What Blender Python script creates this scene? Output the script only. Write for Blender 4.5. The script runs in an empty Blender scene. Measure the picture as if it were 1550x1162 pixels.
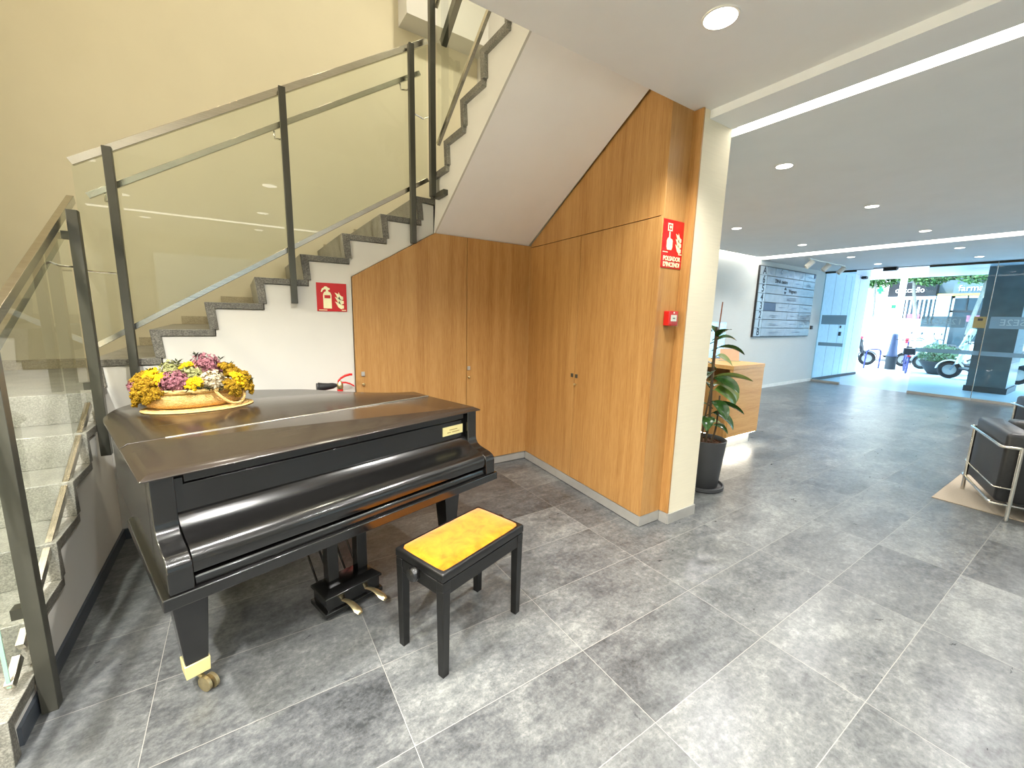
import bpy, bmesh, math, random
from mathutils import Matrix, Vector
random.seed(7)
PI = math.pi
SC = bpy.context.scene
COL = SC.collection

# ------------------------------------------------------------------ helpers
def lin(r, g=None, b=None):
    """8-bit sRGB to linear rgba"""
    if g is None: g = b = r
    f = lambda c: (c/255/12.92) if c/255 <= .04045 else ((c/255+.055)/1.055)**2.4
    return (f(r), f(g), f(b), 1)

def root_of(o):
    while o.parent: o = o.parent
    return o

def smat(o):
    return Matrix.Translation(o.location) @ o.rotation_euler.to_matrix().to_4x4()

class MB:
    def __init__(s): s.v = []; s.f = []; s.s = []
    def add(s, vs, fs, smooth=False):
        n = len(s.v); s.v += [Vector(p) for p in vs]
        s.f += [tuple(i+n for i in f) for f in fs]; s.s += [smooth]*len(fs); return s
    def box(s, x0, x1, y0, y1, z0, z1):
        return s.add([(x, y, z) for z in (z0, z1) for y in (y0, y1) for x in (x0, x1)],
                     [(0,2,3,1),(4,5,7,6),(0,1,5,4),(2,6,7,3),(0,4,6,2),(1,3,7,5)])
    def obox(s, c, size, m=None):
        m = m or Matrix(); hx, hy, hz = [a/2 for a in size]; c = Vector(c)
        return s.add([c + m.to_3x3() @ Vector((x, y, z)) for z in (-hz, hz) for y in (-hy, hy) for x in (-hx, hx)],
                     [(0,2,3,1),(4,5,7,6),(0,1,5,4),(2,6,7,3),(0,4,6,2),(1,3,7,5)])
    def prism(s, pts, axis, a, b, smooth=False):
        """pts: polygon in the two other axes (order x,y,z minus axis)"""
        def P(p, t):
            q = list(p); q.insert(axis, t); return q
        n = len(pts)
        s.add([P(p, a) for p in pts] + [P(p, b) for p in pts],
              [(i, (i+1) % n, (i+1) % n+n, i+n) for i in range(n)], smooth)
        k = len(s.v)-2*n
        s.f += [tuple(range(k, k+n)), tuple(range(k+n, k+2*n))]; s.s += [False, False]; return s
    def loft(s, rings, closed=True, caps=True, smooth=True):
        n = len(rings[0]); vs = [p for r in rings for p in r]; fs = []
        for j in range(len(rings)-1):
            for i in range(n if closed else n-1):
                a = j*n+i; b = j*n+(i+1) % n; fs.append((a, b, b+n, a+n))
        k = len(s.v); s.add(vs, fs, smooth)
        if caps:
            s.f += [tuple(range(k, k+n)), tuple(range(k+n*(len(rings)-1), k+n*len(rings)))]; s.s += [False, False]
        return s
    def tube(s, pts, r, n=10, closed=False):
        pts = [Vector(p) for p in pts]; m = len(pts); rs = r if isinstance(r, (list, tuple)) else [r]*m
        rings = []; up = None
        for i, p in enumerate(pts):
            if closed: t = pts[(i+1) % m]-pts[i-1]
            else: t = pts[min(i+1, m-1)]-pts[max(i-1, 0)]
            t.normalize()
            if up is None: up = Vector((0, 0, 1)) if abs(t.z) < .9 else Vector((1, 0, 0))
            a = t.cross(up).normalized(); b = a.cross(t).normalized(); up = b
            rings.append([p+(a*math.cos(2*PI*k/n)+b*math.sin(2*PI*k/n))*rs[i] for k in range(n)])
        if closed: rings.append(rings[0]); return s.loft(rings, caps=False)
        return s.loft(rings)
    def lathe(s, prof, c=(0, 0, 0), n=32, m=None, caps=True):
        c = Vector(c); m = m.to_3x3() if m else Matrix.Identity(3)
        return s.loft([[c+m @ Vector((r*math.cos(2*PI*k/n), r*math.sin(2*PI*k/n), z)) for k in range(n)] for r, z in prof], caps=caps)
    def ell(s, c, r, nu=14, nv=8, m=None):
        c = Vector(c); r = r if isinstance(r, (tuple, list)) else (r, r, r); m = m.to_3x3() if m else Matrix.Identity(3)
        rings = []
        for j in range(nv+1):
            t = -PI/2+PI*(j/nv*.98+.01)
            rings.append([c+m @ Vector((r[0]*math.cos(t)*math.cos(2*PI*k/nu), r[1]*math.cos(t)*math.sin(2*PI*k/nu), r[2]*math.sin(t))) for k in range(nu)])
        return s.loft(rings)
    def bar(s, p, q, w, h):
        """rectangular bar from p to q: w = horizontal width, h = height"""
        p, q = Vector(p), Vector(q); t = (q-p).normalized()
        a = t.cross(Vector((0, 0, 1)))
        a = a.normalized() if a.length > 1e-4 else Vector((1, 0, 0))
        b = a.cross(t).normalized()
        return s.loft([[e+a*w/2*i+b*h/2*j for i, j in ((-1,-1),(1,-1),(1,1),(-1,1))] for e in (p, q)], smooth=False)
    def taper(s, c0, h0, c1, h1):
        r = lambda c, h: [(c[0]+i*h[0], c[1]+j*h[1], c[2]) for i, j in ((-1,-1),(1,-1),(1,1),(-1,1))]
        return s.loft([r(c0, h0), r(c1, h1)], smooth=False)
    def xf(s, m):
        s.v = [m @ p for p in s.v]; return s
    def build(s, name, mat, parent=None, local=False, bevel=0, segs=2, smooth=None, sub=0):
        me = bpy.data.meshes.new(name)
        vs = s.v
        if parent is not None and not local:
            inv = smat(root_of(parent)).inverted(); vs = [inv @ p for p in vs]
        me.from_pydata([tuple(p) for p in vs], [], s.f)
        for p, sm in zip(me.polygons, s.s): p.use_smooth = sm if smooth is None else smooth
        bm = bmesh.new(); bm.from_mesh(me); bmesh.ops.recalc_face_normals(bm, faces=bm.faces); bm.to_mesh(me); bm.free()
        me.set_sharp_from_angle(angle=.75)
        o = bpy.data.objects.new(name, me); COL.objects.link(o)
        me.materials.append(mat)
        if parent is not None: o.parent = parent
        if bevel:
            md = o.modifiers.new('bevel', 'BEVEL'); md.width = bevel; md.segments = segs; md.limit_method = 'ANGLE'; md.angle_limit = .6
            md.harden_normals = False
        if sub:
            md = o.modifiers.new('sub', 'SUBSURF'); md.levels = sub; md.render_levels = sub
        return o

def tag(o, label=None, cat=None, group=None, kind=None):
    if label: o['label'] = label
    if cat: o['category'] = cat
    if group: o['group'] = group
    if kind: o['kind'] = kind
    return o
def thing(name, label, cat, loc=(0, 0, 0), rz=0, group=None):
    o = bpy.data.objects.new(name, None); COL.objects.link(o); o.empty_display_size = .1
    o.location = loc; o.rotation_euler = (0, 0, rz); return tag(o, label, cat, group)
def struct(name, mb, mat, label=None, **k):
    o = mb.build(name, mat, **k); o['kind'] = 'structure'
    if label: o['label'] = label
    return o
def copy_tree(o, parent=None):
    c = o.copy(); COL.objects.link(c); c.parent = parent
    for ch in [x for x in list(o.children)]: copy_tree(ch, c)
    return c
def text(name, body, size, mat, m, parent=None, align='CENTER', extrude=.0006, sx=1, bold=0):
    """lettering as a mesh lying in its local xy plane, placed with matrix m (world)"""
    cu = bpy.data.curves.new(name, 'FONT'); cu.body = body; cu.size = size; cu.align_x = align; cu.align_y = 'CENTER'; cu.extrude = extrude; cu.offset = bold
    cu.resolution_u = 3
    t = bpy.data.objects.new(name, cu); COL.objects.link(t)
    me = bpy.data.meshes.new_from_object(t.evaluated_get(bpy.context.evaluated_depsgraph_get()))
    bpy.data.objects.remove(t); bpy.data.curves.remove(cu)
    mm = m @ Matrix.Diagonal((sx, 1, 1, 1))
    if parent is not None: mm = smat(root_of(parent)).inverted() @ mm
    me.transform(mm)
    me.materials.clear(); me.materials.append(mat); me.name = name
    o = bpy.data.objects.new(name, me); COL.objects.link(o)
    if parent is not None: o.parent = parent
    return o
def edges(o, axis, mat):
    """second material on the cut sides of a step"""
    o.data.materials.append(mat)
    for p in o.data.polygons:
        if abs(p.normal[axis]) > .9: p.material_index = 1
    return o
def frame(o, x, y):
    """matrix with origin o, local x axis x, local y axis y"""
    x = Vector(x).normalized(); y = Vector(y).normalized(); z = x.cross(y)
    return Matrix.Translation(o) @ Matrix((x, y, z)).transposed().to_4x4()
def catmull(pts, n=6, closed=False):
    pts = [Vector(p) for p in pts]; out = []; m = len(pts)
    for i in range(m if closed else m-1):
        if closed: a, b, c, d = pts[i-1], pts[i], pts[(i+1) % m], pts[(i+2) % m]
        else: a, b, c, d = pts[max(i-1, 0)], pts[i], pts[i+1], pts[min(i+2, m-1)]
        for k in range(n):
            t = k/n
            out.append(.5*((2*b)+(c-a)*t+(2*a-5*b+4*c-d)*t*t+(-a+3*b-3*c+d)*t**3))
    if not closed: out.append(pts[-1])
    return out
def Rz(a): return Matrix.Rotation(a, 4, 'Z')
def Rx(a): return Matrix.Rotation(a, 4, 'X')
def Ry(a): return Matrix.Rotation(a, 4, 'Y')

# ------------------------------------------------------------------ materials
class NT:
    def __init__(s, name):
        s.m = bpy.data.materials.new(name); s.m.use_nodes = True; s.t = s.m.node_tree; s.t.nodes.clear()
        s.out = s.n('ShaderNodeOutputMaterial')
    def n(s, typ, **k):
        d = s.t.nodes.new(typ)
        for a, b in k.items():
            if a in d.bl_rna.properties: setattr(d, a, b)
        return d
    def l(s, a, b): s.t.links.new(a, b)
    def val(s, sock, x):
        if hasattr(x, 'is_output'): s.l(x, sock)
        else: sock.default_value = x
    def math(s, op, a, b=0, c=None):
        d = s.n('ShaderNodeMath', operation=op); s.val(d.inputs[0], a); s.val(d.inputs[1], b)
        if c is not None: s.val(d.inputs[2], c)
        return d.outputs[0]
    def mix(s, f, a, b, mode='MIX'):
        d = s.n('ShaderNodeMix', data_type='RGBA', blend_type=mode); s.val(d.inputs[0], f); s.val(d.inputs[6], a); s.val(d.inputs[7], b)
        return d.outputs[2]
    def ramp(s, f, stops):
        d = s.n('ShaderNodeValToRGB'); s.l(f, d.inputs[0]); e = d.color_ramp.elements
        while len(e) < len(stops): e.new(.5)
        for x, (p, c) in zip(e, stops): x.position = p; x.color = c if len(c) == 4 else (*c, 1)
        return d.outputs[0]
    def obj(s): return s.n('ShaderNodeTexCoord').outputs['Object']
    def geo(s): return s.n('ShaderNodeNewGeometry').outputs['Position']
    def scale(s, v, sc):
        d = s.n('ShaderNodeMapping'); s.l(v, d.inputs[0]); d.inputs['Scale'].default_value = sc; return d.outputs[0]
    def noise(s, v, sc, det=4, rough=.55, dist=0):
        d = s.n('ShaderNodeTexNoise'); s.l(v, d.inputs['Vector']); d.inputs['Scale'].default_value = sc
        d.inputs['Detail'].default_value = det; d.inputs['Roughness'].default_value = rough; d.inputs['Distortion'].default_value = dist
        return d.outputs[0]
    def bump(s, h, st=.2, dist=.01):
        d = s.n('ShaderNodeBump'); d.inputs['Strength'].default_value = st; d.inputs['Distance'].default_value = dist; s.l(h, d.inputs['Height']); return d.outputs[0]
    def prin(s, col, rough=.5, metal=0, spec=.5, coat=0, sheen=0, normal=None, coat_rough=.05, emis=None, es=0):
        p = s.n('ShaderNodeBsdfPrincipled'); s.val(p.inputs['Base Color'], col); s.val(p.inputs['Roughness'], rough)
        s.val(p.inputs['Metallic'], metal); p.inputs['Specular IOR Level'].default_value = spec
        p.inputs['Coat Weight'].default_value = coat; p.inputs['Coat Roughness'].default_value = coat_rough; p.inputs['Sheen Weight'].default_value = sheen
        if normal is not None: s.l(normal, p.inputs['Normal'])
        if emis: p.inputs['Emission Color'].default_value = emis; p.inputs['Emission Strength'].default_value = es
        s.l(p.outputs[0], s.out.inputs[0]); return s.m

def plain(name, col, rough=.5, metal=0, spec=.5, coat=0, var=.06, sc=8, **k):
    t = NT(name); nz = t.noise(t.obj(), sc, 3)
    d = tuple(max(0, c*(1-var*2)) for c in col[:3])+(1,)
    return t.prin(t.ramp(nz, [(.3, d), (.7, col)]), rough, metal, spec, coat, **k)
def emit(name, col, st):
    t = NT(name); e = t.n('ShaderNodeEmission'); e.inputs[0].default_value = col; e.inputs[1].default_value = st
    t.l(e.outputs[0], t.out.inputs[0]); return t.m
def glass(name, tint, frost=0, ior=1.5, fcol=(.8, .85, .9, 1)):
    t = NT(name); tr = t.n('ShaderNodeBsdfTransparent'); tr.inputs[0].default_value = tint
    gl = t.n('ShaderNodeBsdfGlossy'); gl.inputs['Roughness'].default_value = 0.0 if not frost else .3; gl.inputs[0].default_value = (1, 1, 1, 1)
    fr = t.n('ShaderNodeFresnel'); fr.inputs[0].default_value = ior
    gm = t.n('ShaderNodeNewGeometry'); fac = t.math('MULTIPLY', fr.outputs[0], t.math('SUBTRACT', 1, gm.outputs['Backfacing']))   # a thin pane mirrors on its front faces only
    mx = t.n('ShaderNodeMixShader'); t.l(fac, mx.inputs[0]); src = tr.outputs[0]
    if frost:
        tl = t.n('ShaderNodeBsdfTranslucent'); tl.inputs[0].default_value = fcol
        df = t.n('ShaderNodeBsdfDiffuse'); df.inputs[0].default_value = fcol
        m1 = t.n('ShaderNodeMixShader'); m1.inputs[0].default_value = .5; t.l(tl.outputs[0], m1.inputs[1]); t.l(df.outputs[0], m1.inputs[2])
        m2 = t.n('ShaderNodeMixShader'); m2.inputs[0].default_value = frost; t.l(tr.outputs[0], m2.inputs[1]); t.l(m1.outputs[0], m2.inputs[2]); src = m2.outputs[0]
    t.l(src, mx.inputs[1]); t.l(gl.outputs[0], mx.inputs[2]); t.l(mx.outputs[0], t.out.inputs[0]); return t.m

def mat_floor():
    t = NT('floor_tile'); P = t.geo(); s = t.n('ShaderNodeSeparateXYZ'); t.l(P, s.inputs[0])
    ux = t.math('DIVIDE', t.math('SUBTRACT', s.outputs[0], 1.205), .795)
    uy = t.math('DIVIDE', t.math('SUBTRACT', s.outputs[1], .390), .397)
    cx, cy = t.math('FLOOR', ux), t.math('FLOOR', uy)
    fx, fy = t.math('FRACT', ux), t.math('FRACT', uy)
    ex = t.math('MULTIPLY', t.math('MINIMUM', fx, t.math('SUBTRACT', 1, fx)), .795)
    ey = t.math('MULTIPLY', t.math('MINIMUM', fy, t.math('SUBTRACT', 1, fy)), .397)
    e = t.math('MINIMUM', ex, ey)
    gr = t.math('SUBTRACT', 1, t.math('SMOOTHSTEP', .0008, .0022, e)) if False else None
    mr = t.n('ShaderNodeMapRange'); mr.interpolation_type = 'SMOOTHSTEP'; t.l(e, mr.inputs[0]); mr.inputs[1].default_value = .0005; mr.inputs[2].default_value = .0018
    mr.inputs[3].default_value = 1; mr.inputs[4].default_value = 0; gr = mr.outputs[0]
    cv = t.n('ShaderNodeCombineXYZ'); t.l(cx, cv.inputs[0]); t.l(cy, cv.inputs[1])
    wn = t.n('ShaderNodeTexWhiteNoise', noise_dimensions='2D'); t.l(cv.outputs[0], wn.inputs['Vector'])
    of = t.n('ShaderNodeVectorMath', operation='MULTIPLY_ADD'); t.l(wn.outputs['Color'], of.inputs[0]); of.inputs[1].default_value = (40, 40, 40); t.l(P, of.inputs[2])
    v = of.outputs[0]
    big = t.noise(t.scale(v, (1.6, 2.6, 1)), 1.5, 5, .6, .6)
    mid = t.noise(t.scale(v, (5, 9, 1)), 1.6, 6, .68, .4)
    fin = t.noise(v, 46, 5, .7)
    f2 = t.noise(t.scale(v, (1, 1.7, 1)), 15, 6, .75, .3)
    h = t.math('ADD', t.math('MULTIPLY', big, .32), t.math('ADD', t.math('MULTIPLY', mid, .14), t.math('ADD', t.math('MULTIPLY', fin, .26), t.math('MULTIPLY', f2, .28))))
    h = t.math('ADD', h, t.math('MULTIPLY', t.math('SUBTRACT', wn.outputs['Value'], .5), .075))
    c = t.ramp(h, [(.37, lin(54, 56, 57)), (.46, lin(83, 85, 86)), (.54, lin(106, 108, 107)), (.64, lin(139, 141, 137))])
    sp = t.n('ShaderNodeMapRange'); t.l(t.noise(t.scale(v, (1, 1.3, 1)), 95, 3, .7), sp.inputs[0]); sp.inputs[1].default_value = .52; sp.inputs[2].default_value = .70
    c = t.mix(t.math('MULTIPLY', sp.outputs[0], t.math('MULTIPLY', big, .75)), c, lin(64, 66, 67))      # fine dark pitting
    c = t.mix(gr, c, lin(150, 149, 142))
    ro = t.math('MULTIPLY_ADD', mid, .06, .255)
    ro = t.math('ADD', ro, t.math('MULTIPLY', gr, .3))
    hb = t.math('SUBTRACT', t.math('MULTIPLY', fin, .1), gr)
    return t.prin(c, ro, 0, .5, normal=t.bump(hb, .04, .002))
def mat_wood(name, a, b, c, sc=(1, 1, .045), rough=.42, k=1):
    t = NT(name); P = t.obj()
    n1 = t.noise(t.scale(P, tuple(x*14*k for x in sc)), 1, 4, .6, .3)
    n2 = t.noise(t.scale(P, tuple(x*120*k for x in sc)), 1, 3, .6)
    n3 = t.noise(t.scale(P, tuple(x*420*k for x in sc)), 1, 2, .5)
    h = t.math('ADD', t.math('MULTIPLY', n1, .45), t.math('ADD', t.math('MULTIPLY', n2, .35), t.math('MULTIPLY', n3, .2)))
    return t.prin(t.ramp(h, [(.36, a), (.5, b), (.64, c)]), rough, 0, .35, normal=t.bump(n3, .05, .002))
def mat_paint(name, col, rough=.75, weave=False):
    t = NT(name); P = t.obj(); n = t.noise(P, 3, 3); f = t.noise(P, 160, 2)
    d = tuple(x*.965 for x in col[:3])+(1,)
    c = t.ramp(n, [(.3, d), (.7, col)])
    if weave:
        w = t.noise(t.scale(P, (6, 6, 190)), 1, 3, .7); c = t.mix(.5, c, t.ramp(w, [(.3, tuple(x*.86 for x in col[:3])+(1,)), (.7, col)]))
        return t.prin(c, rough, 0, .3, normal=t.bump(w, .12, .002))
    return t.prin(c, rough, 0, .3, normal=t.bump(f, .04, .001))
def mat_stone(name, a, b, c, rough=.45):
    t = NT(name); P = t.geo()
    n = t.noise(P, 150, 3, .7); g = t.noise(P, 6, 4)
    h = t.math('ADD', t.math('MULTIPLY', n, .7), t.math('MULTIPLY', g, .3))
    return t.prin(t.ramp(h, [(.38, a), (.5, b), (.64, c)]), rough, 0, .5)
def mat_brushed(name, col, rough=.3):
    t = NT(name); n = t.noise(t.scale(t.obj(), (3, 3, 90)), 3, 3)
    return t.prin(t.ramp(n, [(.3, tuple(x*.82 for x in col[:3])+(1,)), (.7, col)]), t.math('MULTIPLY_ADD', n, .18, rough-.09), 1)
def mat_straw():
    t = NT('straw_weave'); P = t.obj(); w = t.n('ShaderNodeTexWave', wave_type='BANDS', bands_direction='Z'); t.l(P, w.inputs[0]); w.inputs['Scale'].default_value = 42
    w.inputs['Distortion'].default_value = 3; w.inputs['Detail'].default_value = 2; w.inputs['Detail Scale'].default_value = 4
    n = t.noise(P, 130, 3)
    h = t.math('ADD', t.math('MULTIPLY', w.outputs[1], .5), t.math('MULTIPLY', n, .5))
    return t.prin(t.ramp(h, [(.2, lin(150, 108, 55)), (.5, lin(205, 166, 98)), (.8, lin(232, 200, 138))]), .8, 0, .2, normal=t.bump(h, .5, .004))
def mat_velvet():
    t = NT('yellow_velvet'); P = t.obj(); n = t.noise(P, 14, 5, .65, .5)
    f = t.noise(P, 300, 2)
    return t.prin(t.ramp(n, [(.3, lin(152, 84, 2)), (.5, lin(182, 106, 6)), (.72, lin(200, 124, 16))]), .9, 0, .1, sheen=.25, normal=t.bump(f, .15, .001))
def mat_flower(name, a, b, c):
    t = NT(name); n = t.noise(t.obj(), 190, 3, .75)
    return t.prin(t.ramp(n, [(.36, a), (.5, b), (.63, c)]), .85, 0, .15)
def mat_leaf(name, a, b, rough=.3):
    t = NT(name); n = t.noise(t.obj(), 9, 3)
    return t.prin(t.ramp(n, [(.3, a), (.7, b)]), rough, 0, .5)
def mat_lacquer(name, col, rough=.16, coat=.6, streak=0):
    t = NT(name); P = t.obj(); n = t.noise(P, 30, 4); g = t.noise(t.scale(P, (2.5, 60, 60)), 1, 4)
    c = t.ramp(n, [(.3, tuple(x*.8 for x in col[:3])+(1,)), (.7, col)])
    if streak: c = t.mix(t.math('MULTIPLY', g, streak), c, lin(62, 44, 30))
    return t.prin(c, t.math('MULTIPLY_ADD', g, .12, rough-.05), 0, .45, coat, coat_rough=.14)

M = {}
M['floor'] = mat_floor()
M['oak'] = mat_wood('oak_veneer', lin(154, 108, 58), lin(172, 128, 74), lin(186, 144, 89))
M['oak_h'] = mat_wood('oak_veneer_across', lin(190, 140, 78), lin(205, 157, 94), lin(216, 171, 110), sc=(.045, 1, 1))
M['soffit'] = mat_paint('soffit_paint', lin(242, 241, 240))
M['white'] = mat_paint('white_paint', lin(207, 205, 197))
M['ceil'] = mat_paint('ceiling_paint', lin(234, 236, 236))
M['cream'] = mat_paint('cream_paint', lin(214, 206, 178))
M['hallwall'] = mat_paint('hall_wallpaper', lin(200, 202, 198), weave=True)
M['paper'] = mat_paint('woven_wallpaper', lin(228, 219, 194), weave=True)
M['stone'] = mat_stone('grey_granite', lin(64, 62, 55), lin(98, 95, 86), lin(140, 137, 126))
M['stone_top'] = mat_stone('pale_grey_granite', lin(104, 103, 95), lin(134, 132, 122), lin(165, 163, 152), .38)
M['steel_dark'] = plain('dark_steel_paint', lin(78, 77, 68), .38, .35, .5)
M['steel'] = mat_brushed('satin_steel', lin(205, 200, 188), .22)
M['chrome'] = plain('chrome', lin(225, 222, 214), .12, 1)
M['alu'] = plain('brushed_aluminium', lin(186, 184, 178), .42, .45)
M['skirt'] = plain('dark_skirting', lin(62, 68, 76), .4)
M['skirt_light'] = mat_stone('pale_stone_skirting', lin(150, 140, 112), lin(172, 160, 130), lin(190, 180, 150), .3)
M['glass'] = glass('clear_glass', (.955, .975, .955, 1))
M['glass_edge'] = plain('glass_edge_green', lin(150, 190, 170), .2)
M['winglass'] = glass('window_glass', (.84, .945, .97, 1))
M['fill_glass'] = glass('fill_window_glass', (.36, .345, .32, 1))  # pane tint sets how much fill the added windows give
M['frost'] = glass('frosted_film', (.8, .9, .93, 1), .72, fcol=lin(140, 165, 175))
M['film_letter'] = glass('etched_letter_film', (.9, .95, .97, 1), .75, fcol=lin(190, 212, 218))
M['black'] = mat_lacquer('black_lacquer', lin(13, 12.5, 12), .22, .8)
M['lid'] = mat_lacquer('dark_lid_lacquer', lin(38, 33, 28), .24, .5, .25)
M['blackwood'] = mat_lacquer('black_bench_paint', lin(14, 13.5, 13), .36, .1)
M['void'] = plain('dark_recess', lin(12, 12, 11), .8)
M['velvet'] = mat_velvet()
M['brass'] = plain('worn_brass', lin(214, 196, 150), .32, .9, var=.12, sc=30)
M['brassplate'] = plain('pale_brass_plate', lin(238, 225, 160), .45, .35)
M['engrave'] = plain('engraved_lines', lin(150, 125, 70), .6)
M['straw'] = mat_straw()
M['cork'] = plain('straw_mat', lin(214, 178, 112), .85, var=.1, sc=60)
M['fl_yellow'] = mat_flower('yellow_yarrow', lin(186, 146, 10), lin(214, 176, 22), lin(232, 198, 56))
M['fl_gold'] = mat_flower('golden_yarrow', lin(92, 72, 12), lin(142, 109, 22), lin(180, 144, 42))
M['fl_mauve'] = mat_flower('mauve_hydrangea', lin(84, 44, 56), lin(135, 84, 94), lin(180, 130, 132))
M['fl_cream'] = mat_flower('cream_hydrangea', lin(140, 122, 92), lin(190, 174, 142), lin(222, 212, 186))
M['fl_green'] = mat_flower('green_hydrangea', lin(92, 96, 50), lin(140, 142, 90), lin(180, 176, 130))
M['fl_leaf'] = mat_leaf('dried_leaf', lin(24, 32, 18), lin(48, 58, 32), .6)
M['red'] = plain('red_enamel', lin(196, 24, 22), .3, coat=.3)
M['signred'] = plain('sign_red', lin(190, 26, 26), .35)
M['signlum'] = plain('luminous_sign_print', lin(238, 236, 190), .5)
M['rubber'] = plain('black_rubber', lin(28, 28, 29), .55)
M['plantpot'] = plain('charcoal_pot', lin(66, 67, 69), .5)
M['soil'] = mat_flower('potting_soil', lin(40, 24, 14), lin(70, 45, 28), lin(100, 72, 50))
M['leaf'] = mat_leaf('rubber_plant_leaf', lin(20, 46, 18), lin(52, 88, 34), .22)
M['leaf_mid'] = mat_leaf('rubber_plant_young_leaf', lin(70, 104, 34), lin(112, 142, 60), .28)
M['leaf_pale'] = mat_leaf('rubber_plant_underside', lin(110, 128, 60), lin(140, 152, 84), .4)
M['stem'] = plain('plant_stem', lin(86, 70, 48), .7)
M['stake'] = plain('bamboo_stake', lin(150, 96, 72), .6)
M['leather'] = plain('black_leather', lin(40, 40, 41), .38, var=.15, sc=40)
M['rug'] = plain('beige_rug', lin(168, 155, 136), .95, var=.08, sc=120)
M['panelblue'] = plain('pale_lacquer_panel', lin(214, 226, 238), .3)
M['plate'] = plain('directory_plate', lin(180, 190, 196), .2, .55)
M['plate_grey'] = plain('directory_number_plate', lin(164, 174, 180), .28, .35)
M['plate_dark'] = plain('directory_dark_plate', lin(66, 80, 104), .3, .2)
M['ink'] = plain('dark_lettering', lin(22, 28, 36), .6)
M['ink_soft'] = plain('grey_lettering', lin(92, 106, 122), .6)
M['peach'] = plain('peach_paper', lin(226, 190, 160), .7)
M['darkgrey'] = plain('dark_grey_plastic', lin(50, 50, 52), .5)
M['whiteplastic'] = plain('white_plastic', lin(230, 228, 220), .4)
M['stonedark'] = plain('dark_stone_cladding', lin(92, 108, 112), .3, var=.12, sc=5)
M['pave'] = plain('street_paving', lin(212, 214, 216), .6, var=.06, sc=2)
M['porch'] = plain('porch_paving', lin(178, 200, 212), .35, var=.05, sc=2)
M['wht_ext'] = plain('white_render', lin(236, 238, 240), .6)
M['dark_ext'] = plain('dark_fascia', lin(16, 22, 30), .5)
M['ext_glass'] = plain('shop_window', lin(52, 74, 86), .15, var=.3, sc=.8)
M['ext_grey'] = plain('grey_facade', lin(88, 102, 112), .7, var=.12, sc=1)
M['bollard'] = plain('iron_bollard', lin(66, 80, 110), .45)
M['bollard2'] = plain('iron_bollard_base', lin(54, 62, 66), .5)
M['creampole'] = plain('cream_pole', lin(238, 234, 214), .5)
M['moto_white'] = plain('scooter_white', lin(232, 236, 238), .25, coat=.5)
M['moto_grey'] = plain('scooter_grey', lin(120, 132, 140), .3, coat=.5)
M['moto_black'] = plain('scooter_black', lin(34, 38, 44), .4)
M['moto_blue'] = plain('bicycle_blue', lin(70, 76, 140), .35)
M['taillight'] = plain('tail_light_red', lin(200, 40, 60), .3)
M['bark'] = plain('tree_bark', lin(120, 124, 118), .8, var=.2, sc=12)
M['foliage'] = mat_leaf('street_tree_leaf', lin(34, 74, 40), lin(84, 128, 66), .6)
M['shrub'] = mat_leaf('planter_shrub_leaf', lin(48, 92, 60), lin(110, 140, 96), .6)
M['poster'] = plain('faded_poster', lin(150, 96, 124), .6, var=.3, sc=6)
M['green'] = plain('pharmacy_green', lin(20, 160, 80), .4)
M['yellowsign'] = plain('yellow_sign', lin(232, 206, 110), .5)
M['tan_sticker'] = plain('tan_sticker', lin(150, 138, 92), .6)
M['led'] = emit('led_diffuser', (1, .95, .86, 1), 6)
M['led_white'] = emit('downlight_lens', (1, .97, .9, 1), 6)
M['led_strip'] = emit('desk_led_strip', (1, .93, .78, 1), 26)
M['led_desk'] = emit('desk_led', (1, .90, .72, 1), 14)

# ------------------------------------------------------------------ the setting
CZ, HZ = 2.83, 2.78                     # lobby ceiling, hall ceiling
YB = 4.62                               # back wall of stair and hall
struct('floor', MB().box(-2.0, 12.5, -3.2, 4.75, -.1, 0), M['floor'], 'grey stone-look tiled floor of the lobby and hall')
struct('ceiling', MB().box(-2.0, 2.62, -3.2, 1.80, CZ, 3.22), M['ceil'], 'flat grey-white lobby ceiling ending at the stairwell')
struct('trim_1', MB().box(2.62, 2.88, -3.2, 1.733, HZ, CZ+.14), M['ceil'], 'dropped ceiling beam beside the first light slot')
hall = MB().box(3.0, 8.83, -3.2, 4.47, HZ, HZ+.06)
struct('ceiling_hall', hall, M['ceil'], 'large hall ceiling panel between the light slots')
struct('ceiling_entrance', MB().box(9.24, 12.55, -3.2, 4.75, HZ, HZ+.3), M['ceil'], 'ceiling strip in front of the glass entrance')
slot = MB().box(2.88, 9.24, -3.2, 4.75, HZ+.17, HZ+.3)
struct('ceiling_slot', slot, M['white'])
struct('wall_back', MB().box(-2.0, 2.62, YB, YB+.15, 0, 5.7), M['cream'], 'cream wall behind the stairs')
struct('wall_left', MB().box(-2.0, -1.80, -3.2, YB, 0, 5.7), M['cream'])
wf = MB()
FILL_WIN = [(-1.3, 1.9), (3.4, 6.2)]            # two added windows behind the viewer, unseen, for flat fill light
e = [-2.0]+[v for p in FILL_WIN for v in p]+[12.5]
for k in range(0, len(e), 2): wf.box(e[k], e[k+1], -3.35, -3.2, 0, 3.2)
for a, b in FILL_WIN: wf.box(a, b, -3.35, -3.2, 0, .45); wf.box(a, b, -3.35, -3.2, 2.55, 3.2)
struct('wall_front', wf, M['white'])
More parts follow.
